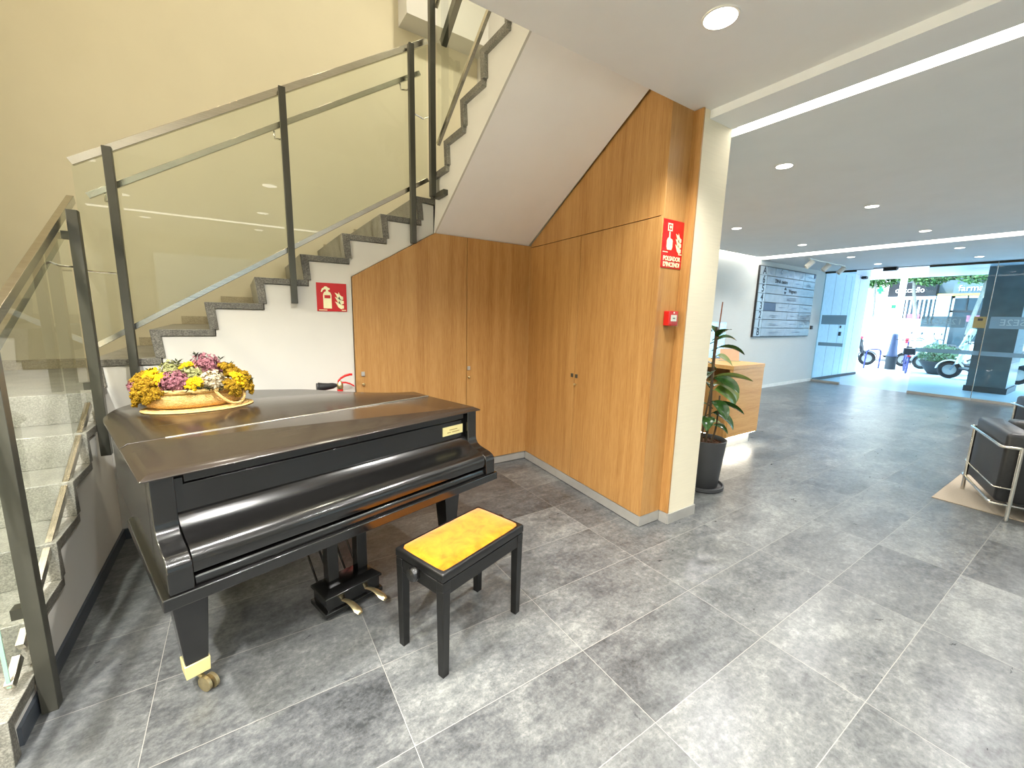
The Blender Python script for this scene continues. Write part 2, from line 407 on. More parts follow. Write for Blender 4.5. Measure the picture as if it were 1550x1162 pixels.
for k, (a, b) in enumerate(FILL_WIN):
    t = bpy.data.objects.new('window_%d' % (k+3), None); COL.objects.link(t); t.location = ((a+b)/2, -3.28, 0); t['kind'] = 'structure'  # added window, unseen, lets in soft daylight
    MB().box(a, b, -3.285, -3.275, .45, 2.55).build('pane', M['fill_glass'], t)
    for x0, x1, z0, z1 in ((a, a+.05, .45, 2.55), (b-.05, b, .45, 2.55), (a, b, .45, .50), (a, b, 2.50, 2.55), ((a+b)/2-.025, (a+b)/2+.025, .45, 2.55)):
        MB().box(x0, x1, -3.31, -3.25, z0, z1).build('window_frame', M['alu'], t)
struct('wall_hall', MB().box(2.62, 12.5, YB, YB+.15, 0, HZ+.18), M['hallwall'], 'pale hall wall carrying the directory board')
struct('wall_middle', MB().box(2.56, 2.88, 1.733, YB, 0, CZ+.02), M['paper'], 'cream papered end of the partition beside the oak closet')
struct('wall_upper_right', MB().box(2.47, 2.62, 1.80, YB, CZ+.02, 5.7), M['white'])
struct('wall_upper_front', MB().box(-2.0, 2.62, 1.66, 1.80, 3.22, 5.7), M['white'])
struct('ceiling_stairwell', MB().box(-2.0, 2.62, 1.66, YB+.15, 5.7, 5.85), M['white'])
struct('trim_2', MB().box(1.56, 2.47, 4.37, YB, 4.37, 4.95), M['white'], 'white landing beam high on the stairwell wall')
struct('baseboard_middle', MB().box(2.552, 2.885, 1.722, 1.733, 0, .078), M['alu'], 'metal skirting at the foot of the partition end')
struct('baseboard_hall', MB().box(2.88, 12.45, YB-.012, YB, 0, .07), M['whiteplastic'])
# white wall under the second flight (fills from floor up to the steps)
X0, S2X, S2Z, R2, G2 = -.735, -.779, 1.178, .182, .294
poly = [(X0, 0), (.748, 0), (.748, 1.772), (1.437, 2.18), (1.437, 2.40)]
for k in range(8, 1, -1):
    nx = S2X+G2*(k-1); z = S2Z+R2*(k-1)
    poly += [(nx+.05, z-.045), (nx+.05, z-R2-.045)]
poly += [(X0, S2Z-.045)]
struct('wall_understairs', MB().prism(poly, 1, 3.45, 3.60), M['white'], 'white wall below the middle flight of steps')
struct('baseboard_understairs', MB().box(X0, .748, 3.436, 3.45, 0, .07), M['skirt'])

# ------------------------------------------------------------------ staircase
def flight(name, label, loc): return thing(name, label, 'staircase', loc, 0, 'flights of the granite staircase')
# lower flight
S1Y, R1, G1 = 1.82, .168, .2875
st = flight('staircase', 'lower flight of grey granite steps climbing from the floor at the far left', (X0, 1.82, 0))
def step_profile(n0, z0, rise, going, over=.045, t=.042, last=None):
    """tread + slanted riser outline in (run, z)"""
    n1 = n0+going+over if last is None else last
    return [(n0, z0), (n1, z0), (n1, z0-t), (n0+over+.012, z0-t), (n0+over+.022, z0-rise), (n0+over-.028, z0-rise)]
for k in range(1, 7):
    y = S1Y+G1*(k-1); z = R1*k
    pr = step_profile(y, z, R1, G1, over=.02, last=(YB-.003 if k == 6 else None))
    edges(MB().prism(pr, 0, -1.797, -.718).build('landing' if k == 6 else 'step', M['stone_top'], st, bevel=.003), 0, M['stone'])
pl = [(1.86, 0)]
for k in range(1, 7):
    y = S1Y+G1*(k-1); pl += [(y+.04, R1*k-.042-(R1-.042)), (y+.04, R1*k-.042)]
pl += [(3.449, R1*6-.042), (3.449, 0)]
MB().prism(pl, 0, -.80, X0).build('stringer', M['white'], st)
MB().box(X0, X0+.012, 1.90, 3.436, 0, .07).build('skirting', M['skirt'], st)
# landing skirting on the walls
MB().box(-1.797, -.75, YB-.016, YB-.003, R1*6, R1*6+.075).build('landing_skirting', M['skirt_light'], st)
# middle flight
st2 = flight('staircase', 'middle flight of grey granite steps rising along the cream wall above the fire sign', (S2X, 3.45, R1*6))
for k in range(1, 9):
    x = S2X+G2*(k-1); z = S2Z+R2*(k-1)
    rise = R2 if k > 1 else S2Z-R1*6
    pr = step_profile(x, z, rise, G2, last=(2.45 if k == 8 else None))
    if k == 8:
        edges(MB().prism(pr[:2]+[(2.45, z-.042)]+pr[3:], 1, 3.44, YB-.003).build('landing', M['stone_top'], st2, bevel=.003), 1, M['stone'])
    else:
        edges(MB().prism(pr, 1, 3.438, YB-.003).build('step', M['stone_top'], st2, bevel=.003), 1, M['stone'])
        q = [(x+.06, z), (x+G2+.045, z), (x+G2+.045, z+.07), (x+.06, z+.07)]
        MB().prism(q, 1, YB-.016, YB-.003).build('step_skirting', M['skirt_light'], st2)
# upper flight, coming back towards the viewer
Y3, Z3, G3 = 3.465, 2.634, .285
st3 = flight('staircase', 'upper flight of grey granite steps climbing above the oak closet to the ceiling edge', (1.41, 3.45, 2.45))
for j in range(0, 6):
    y = Y3-G3*j; z = Z3+R2*j
    pr = [(y, z), (y-G3-.045, z), (y-G3-.045, z-.042), (y-.057, z-.042), (y-.067, z-R2), (y-.017, z-R2)]
    edges(MB().prism(pr, 0, 1.41, 2.44).build('step', M['stone_top'], st3, bevel=.003), 0, M['stone'])
# soffit body: left face plane x=1.44, right edge along the closet wall
def soff(y, right):
    if right: return 2.18+(3.45-y)*.536
    return 2.18+(3.437-y)*.642
pl = [(3.45, 2.18)]
ys = [3.45-(3.45-1.84)*i/8 for i in range(9)]
zt = lambda j: Z3+R2*j-.042
top = [(Y3-.05, 2.41)]
for j in range(0, 6): top += [(Y3-G3*j-.05, zt(j)-R2+.03), (Y3-G3*j-.05, zt(j))]
top = [p for p in top if p[0] > 1.84]+[(1.84, zt(5))]
mb = MB()
side = [(y, soff(y, 0)) for y in ys]+top[::-1]
mb.prism(side, 0, 1.44, 1.46)
xr = lambda y: 2.326+(y-1.805)*(.124/1.645)
mb.build('stringer', M['white'], st3)
rows = [[(1.455, y, soff(y, 0)), (1.8, y, soff(y, 0)*.65+soff(y, 1)*.35), (2.1, y, soff(y, 0)*.35+soff(y, 1)*.65), (xr(y)-.02, y, soff(y, 1))] for y in ys]
MB().loft(rows, closed=False, caps=False, smooth=True).build('soffit', M['soffit'], st3)

# ------------------------------------------------------------------ glass balustrades
def post(mb, x, y, z0, z1, w=.045):
    return mb.box(x-w/2, x+w/2, y-w/2, y+w/2, z0, z1)
# lower
rl = thing('stair_railing', 'glass and steel railing of the lower flight at the left edge', 'railing', (-.694, 2.04, 0), 0, 'glass stair railings')
post(MB(), -.694, 2.043, 0, 1.425).build('post', M['steel_dark'], rl, bevel=.002)
post(MB(), -.694, 3.165, .655, 1.99).build('post', M['steel_dark'], rl, bevel=.002)
gx = -.748
top1 = lambda y: 2.066+(y-3.38)*.568
bot1 = lambda y: .985+(y-3.26)*.594
MB().bar((gx, 1.62, top1(1.62)), (gx, 3.42, top1(3.42)), .03, .042).build('top_rail', M['steel'], rl, bevel=.002)
MB().bar((-.80, 1.62, top1(1.62)-.185), (-.80, 3.38, top1(3.38)-.185), .022, .04).build('handrail', M['steel'], rl, bevel=.002)
for a, b in ((1.944, 2.03), (2.06, 3.20)):
    MB().bar((gx, a, bot1(a)), (gx, b, bot1(b)), .024, .034).build('bottom_rail', M['steel'], rl, bevel=.002)
for a, b in ((1.944, 2.12), (2.125, 3.235)):
    MB().prism([(a, bot1(a)), (b, bot1(b)), (b, top1(b)), (a, top1(a))], 0, gx-.005, gx+.005).build('glass_panel', M['glass'], rl)
MB().prism([(1.9405, bot1(1.944)), (1.944, bot1(1.944)), (1.944, top1(1.944)), (1.9405, top1(1.944))], 0, gx-.005, gx+.005).build('glass_edge', M['glass_edge'], rl)
MB().tube([(-.80, 3.10, 1.72), (-.76, 3.12, 1.70), (-.715, 3.16, 1.70)], .005, 6).build('bracket', M['chrome'], rl)
for y, z in ((3.165, 1.06), (3.165, 1.86), (2.043, .42)):
    MB().box(-.745, -.715, y-.02, y+.02, z-.02, z+.02).build('clamp', M['steel_dark'], rl)
# middle
gy = 3.475
rl = thing('stair_railing', 'long glass and steel railing of the middle flight with three posts', 'railing', (-.57, 3.41, 1.0), 0, 'glass stair railings')
for x, z0, z1 in ((-.57, 1.0, 2.40), (.342, 1.55, 2.975), (1.245, 2.07, 3.54)):
    post(MB(), x, 3.414, z0, z1, .042).build('post', M['steel_dark'], rl, bevel=.002)
sl2 = (3.663-2.322)/(1.406+.743)
top2 = lambda x: 2.300+(x+.743)*sl2
bot2 = lambda x: 1.262+(x+.736)*(1.346/2.139)
MB().bar((-.743, gy, top2(-.743)), (1.40, gy, top2(1.40)), .03, .042).build('top_rail', M['steel'], rl, bevel=.002)
MB().bar((-.70, 3.53, top2(-.70)-.19), (1.36, 3.53, top2(1.36)-.19), .022, .034).build('handrail', M['steel'], rl, bevel=.002)
MB().bar((-.735, gy, bot2(-.735)), (1.40, gy, bot2(1.40)), .024, .032).build('bottom_rail', M['steel'], rl, bevel=.002)
for a, b in ((-.738, .338), (.346, 1.395)):
    MB().prism([(a, bot2(a)), (b, bot2(b)), (b, top2(b)), (a, top2(a))], 1, gy-.005, gy+.005).build('glass_panel', M['glass'], rl)
for x, zz in ((-.57, 2.2), (.342, 2.76), (1.245, 3.33)):
    MB().tube([(x-.05, 3.53, zz-.03), (x-.05, 3.51, zz-.085), (x-.02, 3.47, zz-.095), (x, 3.43, zz-.09)], .006, 6).build('bracket', M['chrome'], rl)
MB().tube([(-.738, 3.46, 1.70), (-.60, 3.44, 1.694)], .006, 6).build('spacer_rod', M['chrome'], rl)
MB().tube([(1.27, 3.44, 3.07), (1.35, 3.44, 3.05), (1.385, 3.40, 3.06)], .006, 6).build('spacer_rod', M['chrome'], rl)
# upper
rl = thing('stair_railing', 'glass and steel railing of the upper flight rising out of view', 'railing', (1.385, 3.335, 2.44), 0, 'glass stair railings')
post(MB(), 1.385, 3.335, 2.44, 4.15).build('post', M['steel_dark'], rl, bevel=.002)
MB().box(1.40, 1.44, 3.16, 3.34, 2.425, 2.465).build('foot_plate', M['steel_dark'], rl, bevel=.002)
g3 = 1.445
bot3 = lambda y: 2.83+(3.40-y)*.66
MB().bar((g3, 3.36, bot3(3.36)), (g3, 1.95, bot3(1.95)), .024, .034).build('bottom_rail', M['steel'], rl, bevel=.002)
MB().bar((g3, 3.40, bot3(3.40)+1.03), (g3, 1.95, bot3(1.95)+1.03), .03, .042).build('top_rail', M['steel'], rl, bevel=.002)
MB().bar((1.49, 3.36, bot3(3.36)+.74), (1.49, 1.95, bot3(1.95)+.74), .045, .07).build('handrail', M['steel_dark'], rl, bevel=.002)
MB().prism([(3.36, bot3(3.36)), (1.95, bot3(1.95)), (1.95, bot3(1.95)+1.03), (3.36, bot3(3.36)+1.03)], 0, g3-.005, g3+.005).build('glass_panel', M['glass'], rl)

# ------------------------------------------------------------------ oak closets under the stairs
cl = thing('understair_closet', 'oak veneer closet front facing the piano below the middle flight', 'closet', (1.6, 3.445, 0), 0, 'oak closets under the stairs')
ztop = lambda x: 1.772+(x-.748)*(.408/.689) if x < 1.437 else 2.18
MB().prism([(.752, .085), (1.742, .085), (1.742, 2.176), (1.437, 2.176), (.752, 1.770)], 1, 3.42, 3.445).build('door', M['oak'], cl, bevel=.001)
MB().prism([(1.747, .085), (2.452, .085), (2.452, 2.176), (1.747, 2.176)], 1, 3.42, 3.445).build('door', M['oak'], cl, bevel=.001)
MB().box(.752, 2.46, 3.432, 3.449, .006, .08).build('plinth', M['alu'], cl)
MB().box(.754, 2.46, 3.446, 3.449, .08, 1.76).build('carcass', M['void'], cl)
d1, d2 = [c for c in cl.children if c.name.startswith('door')][:2]
def lock(mb, c, nrm, s=.013):
    """small square escutcheon"""
    c = Vector(c); n = Vector(nrm); t = n.cross(Vector((0, 0, 1)))
    m = Matrix((t, n, Vector((0, 0, 1)))).transposed().to_4x4()
    return mb.obox(c+n*.004, (s*2, .012, s*2.6), m)
def knob(mb, c, nrm, r=.011):
    n = Vector(nrm); t = n.cross(Vector((0, 0, 1)))
    m = Matrix((t, Vector((0, 0, 1)), n)).transposed()
    return mb.lathe([(r*.5, 0), (r*.5, .008), (r, .012), (r, .019), (r*.6, .023)], c, 14, m.to_4x4())
for d, x in ((d1, .805), (d2, 1.764)):
    lock(MB(), (x, 3.42, 1.007), (0, -1, 0)).build('lock', M['alu'], d)
    knob(MB(), (x, 3.42, .922), (0, -1, 0)).build('knob', M['brass'], d)
P0, P1 = Vector((2.326, 1.805, 0)), Vector((2.446, 3.42, 0))
W = (P1-P0).normalized(); NW = Vector((-W.y, W.x, 0)); LW = (P1-P0).length     # NW points towards the room (-x)
if NW.x > 0: NW = -NW
cl = thing('understair_closet', 'tall oak veneer closet wall below the upper flight with sloping top', 'closet', (2.39, 2.6, 0), 0, 'oak closets under the stairs')
def wallprism(pts, a, b):
    """pts (distance along the closet wall, z); a..b offset towards the room"""
    mb = MB(); r0 = [P0+W*s+NW*a+Vector((0, 0, z)) for s, z in pts]; r1 = [P0+W*s+NW*b+Vector((0, 0, z)) for s, z in pts]
    return mb.loft([r0, r1], smooth=False)
sm = .835
wallprism([(.0, .085), (sm-.002, .085), (sm-.002, 2.160), (.0, 2.160)], -.025, 0).build('door', M['oak'], cl, bevel=.001)
wallprism([(sm+.003, .085), (LW, .085), (LW, 2.160), (sm+.003, 2.160)], -.025, 0).build('door', M['oak'], cl, bevel=.001)
wallprism([(0, 2.165), (LW, 2.165), (LW, 2.19), (.20, 2.985), (.20, 3.06), (0, 3.08)], -.025, 0).build('top_panel', M['oak'], cl, bevel=.001)
wallprism([(.003, .085), (LW, .085), (LW, 2.2), (.2, 2.98), (.003, 2.98)], -.05, -.027).build('carcass', M['void'], cl)
wallprism([(0, .006), (LW, .006), (LW, .080), (0, .080)], -.02, .001).build('plinth', M['alu'], cl)
ds = [c for c in cl.children if c.name.startswith('door')]
for d, s in ((ds[0], sm-.03), (ds[1], sm+.03)):
    lock(MB(), P0+W*s+Vector((0, 0, 1.003)), NW, .012).build('lock', M['steel_dark'], d)
knob(MB(), P0+W*(sm-.022)+Vector((0, 0, .93)), NW, .010).build('knob', M['brass'], ds[0])
# end panel facing the camera and its stepped return
MB().box(2.328, 2.555, 1.80, 1.825, .085, CZ+.02).build('end_panel', M['oak'], cl, bevel=.001)
MB().box(2.328, 2.555, 1.803, 1.82, .005, .083).build('end_plinth', M['alu'], cl)
MB().box(2.542, 2.556, 1.726, 1.80, .085, CZ-.004).build('return_panel', M['oak'], cl, bevel=.001)
MB().box(2.545, 2.556, 1.730, 1.80, 0, .083).build('return_plinth', M['alu'], cl)

# ------------------------------------------------------------------ signs and fire equipment
def flames(w):
    """three stacked flame tongues, in a w-wide local frame"""
    out = []
    for dy, s, fl in ((0, 1.0, 1), (.30, 1.0, 1), (.58, .95, 1)):
        pts = [(1.0, dy+.03), (1.0, dy+.22), (.82, dy+.24), (.64, dy+.33), (.50, dy+.52), (.45, dy+.38), (.32, dy+.40), (.04, dy+.47), (.22, dy+.28), (.38, dy+.09), (.68, dy-.03)]
        out.append([(x*w*s, y*w) for x, y in pts])
    return out
def flat(polys, m, d=.0008):
    mb = MB()
    for p in polys: mb.loft([[m @ Vector((x, y, 0)) for x, y in p], [m @ Vector((x, y, d)) for x, y in p]], smooth=False)
    return mb
sg = thing('fire_extinguisher_sign', 'square red fire extinguisher sign on the white wall below the steps', 'sign', (.602, 3.449, 1.605), 0, 'red fire safety signs')
MB().box(.495, .709, 3.445, 3.449, 1.50, 1.712).build('board', M['signred'], sg)
F = frame((.495, 3.4445, 1.50), (1, 0, 0), (0, 0, 1))
ext = [(.045, .022), (.104, .022), (.104, .125), (.097, .142), (.082, .150), (.082, .160), (.094, .163), (.094, .174), (.080, .178), (.072, .186), (.058, .186), (.052, .178), (.038, .168), (.030, .145), (.038, .143), (.046, .158), (.060, .165), (.066, .160), (.066, .150), (.052, .142), (.045, .125)]
flat([ext], F).build('extinguisher_symbol', M['signlum'], sg)
flat([[(.054, .098), (.096, .098), (.096, .121), (.054, .121)]], F @ Matrix.Translation((0, 0, .0008))).build('symbol_band', M['signred'], sg)
fl = [[(x+.125, y+.022) for x, y in p] for p in flames(.066)]
fl = [[(x, .022+(y-.022)*1.75) for x, y in p] for p in fl]
flat(fl, F).build('flame_symbol', M['signlum'], sg)
for q in ([(.012, .007), (.07, .007), (.07, .012), (.012, .012)], [(.175, .007), (.206, .007), (.206, .013), (.175, .013)]): flat([q], F).build('small_print', M['signlum'], sg)

sg = thing('fire_alarm_sign', 'tall red fire alarm button sign on the oak end panel', 'sign', (2.435, 1.80, 1.99), 0, 'red fire safety signs')
MB().box(2.328, 2.5415, 1.796, 1.80, 1.838, 2.143).build('board', M['signred'], sg)
F = frame((2.327, 1.7955, 1.836), (1, 0, 0), (0, 0, 1))
hand = [(.052, .118), (.096, .118), (.104, .135), (.104, .178), (.097, .186), (.088, .188), (.080, .190), (.076, .196), (.074, .232), (.064, .232), (.063, .196), (.052, .190), (.044, .175), (.044, .135)]
flat([hand], F).build('hand_symbol', M['signlum'], sg)
flat([[(.046, .236), (.094, .236), (.094, .284), (.046, .284)]], F).build('button_symbol', M['signlum'], sg)
flat([[(.054, .244), (.086, .244), (.086, .276), (.054, .276)]], F @ Matrix.Translation((0, 0, .0008))).build('button_frame', M['signred'], sg)
MB().lathe([(.009, 0), (.009, .0008)], (0, 0, 0), 16).xf(F @ Matrix.Translation((.070, .260, .0016))).build('button_dot', M['signlum'], sg)
fl = [[(x+.132, .105+y*1.75) for x, y in p] for p in flames(.066)]
flat(fl, F).build('flame_symbol', M['signlum'], sg)
text('lettering', 'POLSADOR', .040, M['signlum'], F @ Matrix.Translation((.108, .062, .001)), sg, sx=.88, bold=.0012)
text('lettering', "D'INCENDI", .040, M['signlum'], F @ Matrix.Translation((.108, .024, .001)), sg, sx=.88, bold=.0012)
for q in ([(.010, .100), (.062, .100), (.062, .105), (.010, .105)], [(.176, .094), (.208, .094), (.208, .100), (.176, .100)]): flat([q], F).build('small_print', M['signlum'], sg)

cp = thing('fire_alarm_button', 'small red fire alarm call point box below the tall red sign', 'alarm button', (2.505, 1.80, 1.5), 0)
MB().box(2.458, 2.556, 1.755, 1.80, 1.462, 1.560).build('housing', M['red'], cp, bevel=.004)
MB().box(2.478, 2.536, 1.752, 1.755, 1.492, 1.534).build('press_plate', M['whiteplastic'], cp)
MB().box(2.494, 2.520, 1.7512, 1.752, 1.509, 1.515).build('plate_print', M['ink'], cp)
MB().box(2.468, 2.552, 1.744, 1.7455, 1.455, 1.545).build('clear_cover', M['glass'], cp)
MB().lathe([(.006, 0), (.006, .002)], (0, 0, 0), 12).xf(frame((2.507, 1.755, 1.549), (1, 0, 0), (0, 0, 1))).build('indicator', M['whiteplastic'], cp)
for c in cp.children: c.data.transform(Matrix.Translation((-.054, -.002, -.003)))

fe = thing('fire_extinguisher', 'red fire extinguisher with black horn showing above the piano lid', 'fire extinguisher', (.66, 3.33, .32), 0)
MB().lathe([(.01, .33), (.062, .335), (.068, .36), (.068, .74), (.06, .79), (.035, .825), (.022, .84), (.022, .865)], (.66, 3.33, 0), 24).build('cylinder', M['red'], fe)
MB().box(.645, .675, 3.398, 3.45, .40, .75).build('wall_bracket', M['rubber'], fe)
MB().lathe([(.02, .865), (.024, .875), (.024, .905), (.016, .915), (.012, .93)], (.66, 3.33, 0), 16).build('valve', M['brass'], fe)
MB().loft([[(x, 3.33+w, z+h) for w, h in ((-.012, -.008), (.012, -.008), (.012, .008), (-.012, .008))] for x, z in ((.645, .925), (.668, .95), (.70, .968), (.735, .976), (.752, .975))], smooth=False).build('top_lever', M['red'], fe, bevel=.002)
MB().loft([[(x, 3.33+w, z+h) for w, h in ((-.010, -.006), (.010, -.006), (.010, .006), (-.010, .006))] for x, z in ((.665, .915), (.70, .915), (.735, .903), (.765, .882))], smooth=False).build('carry_handle', M['red'], fe, bevel=.002)
MB().tube([(.635, 3.33, .898), (.61, 3.325, .896), (.575, 3.32, .894), (.548, 3.318, .894), (.53, 3.316, .894), (.505, 3.315, .895)], [.012, .022, .025, .028, .031, .034], 18).build('horn', M['rubber'], fe)
MB().lathe([(.029, 0), (.030, .012)], (0, 0, 0), 18).xf(Matrix.Translation((.505, 3.315, .895)) @ Ry(-PI/2)).build('horn_mouth', M['darkgrey'], fe)
for c in fe.children: c.data.transform(Matrix.Translation((-.05, 0, .045)))

# ------------------------------------------------------------------ grand piano (local frame: x along the keys, y away from the player)
PR = math.radians(15.6)
pn = thing('grand_piano', 'black baby grand piano with closed lid beside the stairs', 'piano', (-.298, 1.642, 0), PR)
crv = [(0, .95), (0, 1.03), (.010, 1.15), (.048, 1.27), (.14, 1.395), (.25, 1.47), (.40, 1.515), (.55, 1.50), (.696, 1.453), (.81, 1.385), (.90, 1.315), (.983, 1.255), (1.05, 1.175), (1.13, 1.05), (1.215, .915), (1.304, .805), (1.40, .725), (1.515, .665)]
crv = [tuple(p)[:2] for p in catmull([(x, y, 0) for x, y in crv], 4)]
def inset(poly, d):
    n = len(poly); out = []
    for i in range(n):
        a, b, c = Vector(poly[i-1]), Vector(poly[i]), Vector(poly[(i+1) % n])
        e1 = (b-a); e2 = (c-b)
        n1 = Vector((e1.y, -e1.x)); n2 = Vector((e2.y, -e2.x))
        n1 = n1.normalized() if n1.length > 1e-6 else n2.normalized(); n2 = n2.normalized() if n2.length > 1e-6 else n1
        m = n1+n2; m = m/max(.4, m.dot(n1)) if m.length > 1e-6 else n1
        out.append((b.x+m.x*d, b.y+m.y*d))
    return out
LW_ = 1.497
lid_main = [(0, .474)]+crv+[(1.50, .474)]
lid_flap = [(0, .012), (0, .468), (1.50, .468), (LW_, .012)]
def lidmesh(poly, z0, z1, ch):
    inn = inset(poly, ch)
    return MB().loft([[(x, y, z0) for x, y in poly], [(x, y, z0+.006) for x, y in poly], [(x, y, z1) for x, y in inn]], smooth=False)
def lid_part(name, poly, free, z0=.950, z1=.972, ch=.030):
    """chamfer only the edges away from the hinge line y=.47"""
    inn = inset(poly, ch)
    inn = [(x if abs(py-.471) > .01 or True else x, py) if abs(py-.471) < .01 else (x, y) for (x, y), (px, py) in zip(inn, poly)]
    return MB().loft([[(x, y, z0) for x, y in poly], [(x, y, z0+.006) for x, y in poly], [(x, y, z1) for x, y in inn]], smooth=False).build(name, M['lid'], pn, local=True, bevel=.002)
lid_part('lid', lid_main, 1, ch=.024)
lf = lid_part('front_lid', lid_flap, 1)
MB().tube([(.14, .471, .9725), (1.47, .471, .9725)], .0042, 8).build('hinge', M['steel'], lf, local=True)
rim = [(.022, .075), (.022, .95)]+inset(crv, .022)[3:-3]+[(1.475, .66), (1.475, .075)]
MB().prism(rim, 2, .612, .950).build('rim', M['black'], pn, local=True, bevel=.003)
# keybed slab
MB().prism([(.004, -.138), (.004, .60), (.014, .62), (1.480, .62), (1.492, .60), (1.492, -.138)], 2, .574, .616).build('keybed', M['black'], pn, local=True, bevel=.004, segs=3)
# arms with the S-shaped front
def sprofile(vt, top, off=0):
    c = [(vt, top), (vt-.003, .800), (vt-.007, .779), (vt-.018, .762), (vt-.040, .749), (vt-.068, .742), (vt-.096, .736), (vt-.120, .730), (vt-.140, .720), (vt-.150, .706), (vt-.154, .690)]
    return [(y+off, z) for y, z in c]
for nm, a, b in (('arm', .022, .088), ('arm', 1.410, 1.476)):
    pr = sprofile(.026, .950)+[(-.130, .6165), (.10, .6165), (.10, .950)]
    MB().prism(pr, 0, a, b, smooth=True).build(nm, M['black'], pn, local=True, bevel=.004, segs=3)
# keyboard cover: swept S profile between the arms
c = [(.070, .806), (.058, .809), (.048, .804), (.038, .794), (.022, .780), (.002, .767), (-.022, .757), (-.048, .749), (-.074, .741), (-.096, .731), (-.110, .718), (-.117, .703), (-.119, .690), (-.119, .676), (-.117, .664), (-.100, .660), (.07, .660)]
c = [tuple(p)[:2] for p in catmull([(a, b, 0) for a, b in c[:15]], 4)]+c[15:]
MB().prism(c, 0, .090, 1.408, smooth=True).build('keyboard_cover', M['black'], pn, local=True)
MB().prism([(-.118, .617), (-.118, .642), (-.112, .650), (-.09, .650), (-.09, .617)], 0, .090, 1.408).build('key_slip', M['black'], pn, local=True, bevel=.003)
MB().box(.090, 1.408, .055, .0752, .79, .905).build('nameboard', M['black'], pn, local=True, bevel=.002)
MB().box(.115, 1.395, .046, .0752, .912, .950).build('front_strip', M['black'], pn, local=True, bevel=.003)
for a, b in ((.090, .113), (1.397, 1.408)):
    MB().box(a, b, .05, .0752, .905, .930).build('lid_rest', M['black'], pn, local=True)
plq = MB().box(1.249, 1.393, .051, .055, .832, .882).build('plaque', M['brassplate'], pn, local=True)
plq['label'] = 'pale brass plaque'
mb = MB()
for x0, x1, z in ((1.295, 1.352, .862), (1.280, 1.305, .848), (1.312, 1.368, .848)): mb.box(x0, x1, .0503, .051, z-.0022, z+.0022)
mb.build('engraving', M['engrave'], plq, local=True)
MB().box(.744, .750, .0455, .046, .924, .938).build('keyhole', M['void'], pn, local=True)
# legs
for nm, u, v in (('leg', .112, .205), ('leg', 1.412, .215), ('leg', .50, 1.20)):
    lg = MB().taper((u, v, .574), (.066, .066), (u+.003, v, .118), (.036, .036)).build(nm, M['black'], pn, local=True, bevel=.003)
    MB().taper((u+.003, v, .136), (.0415, .0415), (u+.003, v, .078), (.039, .039)).build('ferrule', M['brassplate'], lg, local=True, bevel=.002)
    cs = MB(); cx, cy = u+.030, v-.045
    for dx in (-.012, .012): cs.lathe([(.008, -.007), (.031, -.006), (.031, .006), (.008, .007)], (cx+dx, cy, .031), 24, Rz(.45) @ Ry(PI/2))
    cs.tube([(u+.006, v, .08), (u+.008, v, .055), (cx, cy, .031)], .009, 8)
    cs.build('castor', M['brass'], lg, local=True)
# pedal lyre
LV = -.022
ly = MB().box(.622, .902, .185+LV, .335+LV, .055, .125)
ly.loft([[(x, y, z) for x, y in ((.610-i, .173-i+LV), (.914+i, .173-i+LV), (.914+i, .347+i+LV), (.610-i, .347+i+LV))] for z, i in ((.030, 0), (.052, 0), (.056, -.012))], smooth=False)
ly.loft([[(x, y, z) for x, y in ((.612+i, .175+i+LV), (.912-i, .175+i+LV), (.912-i, .345-i+LV), (.612+i, .345-i+LV))] for z, i in ((.118, 0), (.130, 0), (.158, .034))], smooth=False)
lyre = ly.build('pedal_lyre', M['black'], pn, local=True, bevel=.002)
for u in (.684, .838):
    MB().taper((u, .262+LV, .155), (.027, .027), (u, .262+LV, .573), (.027, .027)).build('lyre_post', M['black'], lyre, local=True, bevel=.002)
MB().box(.655, .870, .235, .290, .55, .573).build('lyre_block', M['black'], lyre, local=True)
for u in (.652, .712, .802, .862):
    MB().tube([(u, .335, .12), (u-.02, .60, .50), (u-.022, .63, .575)], .006, 6).build('pedal_rod', M['black'], lyre, local=True)
for u, du in ((.702, .020), (.826, .030)):
    rings = []
    for t in range(9):
        a = t/8; x = u+du*a; y = .19+LV-.125*a; z = .080+.012*math.sin(a*PI)-.022*a*a
        w = .010+.010*a if t < 8 else .012
        rings.append([(x+w*math.cos(k*PI/4)+du*.2*a, y, z+.006*math.sin(k*PI/4)) for k in range(8)])
    MB().loft(rings).build('pedal', M['brass'], lyre, local=True)

# ------------------------------------------------------------------ flower basket on its mat
LIDZ = .9727
mt = thing('place_mat', 'oval straw mat lying on the piano lid', 'mat', (-.214, 2.762, LIDZ), PR*.35)
def oval(a, b, z, n=48, w=0):
    return [(a*math.cos(2*PI*k/n)*(1+w*math.sin(k*9)), b*math.sin(2*PI*k/n)*(1+w*math.sin(k*9)), z) for k in range(n)]
MB().loft([oval(.243, .172, 0), oval(.248, .176, .003), oval(.246, .174, .006), oval(.238, .168, .008)]).build('mat_disc', M['cork'], mt, local=True)
mb = MB()
for s in (.55, .75, .93): mb.tube(oval(.243*s, .172*s, .0085), .0022, 6, closed=True)
mb.build('braided_rings', M['straw'], mt, local=True)
bz = LIDZ+.0105
bk = thing('flower_basket', 'oval straw basket of dried yellow and mauve flowers on the piano lid', 'flower basket', (-.232, 2.785, bz), PR*.35)
MB().loft([oval(.165, .108, 0), oval(.196, .130, .005), oval(.215, .146, .022), oval(.221, .150, .044), oval(.217, .148, .068), oval(.205, .140, .086), oval(.198, .134, .08), oval(.198, .134, .06)]).build('basket', M['straw'], bk, local=True)
MB().tube(oval(.209, .143, .090, 40), .013, 10, closed=True).build('rim_braid', M['straw'], bk, local=True)
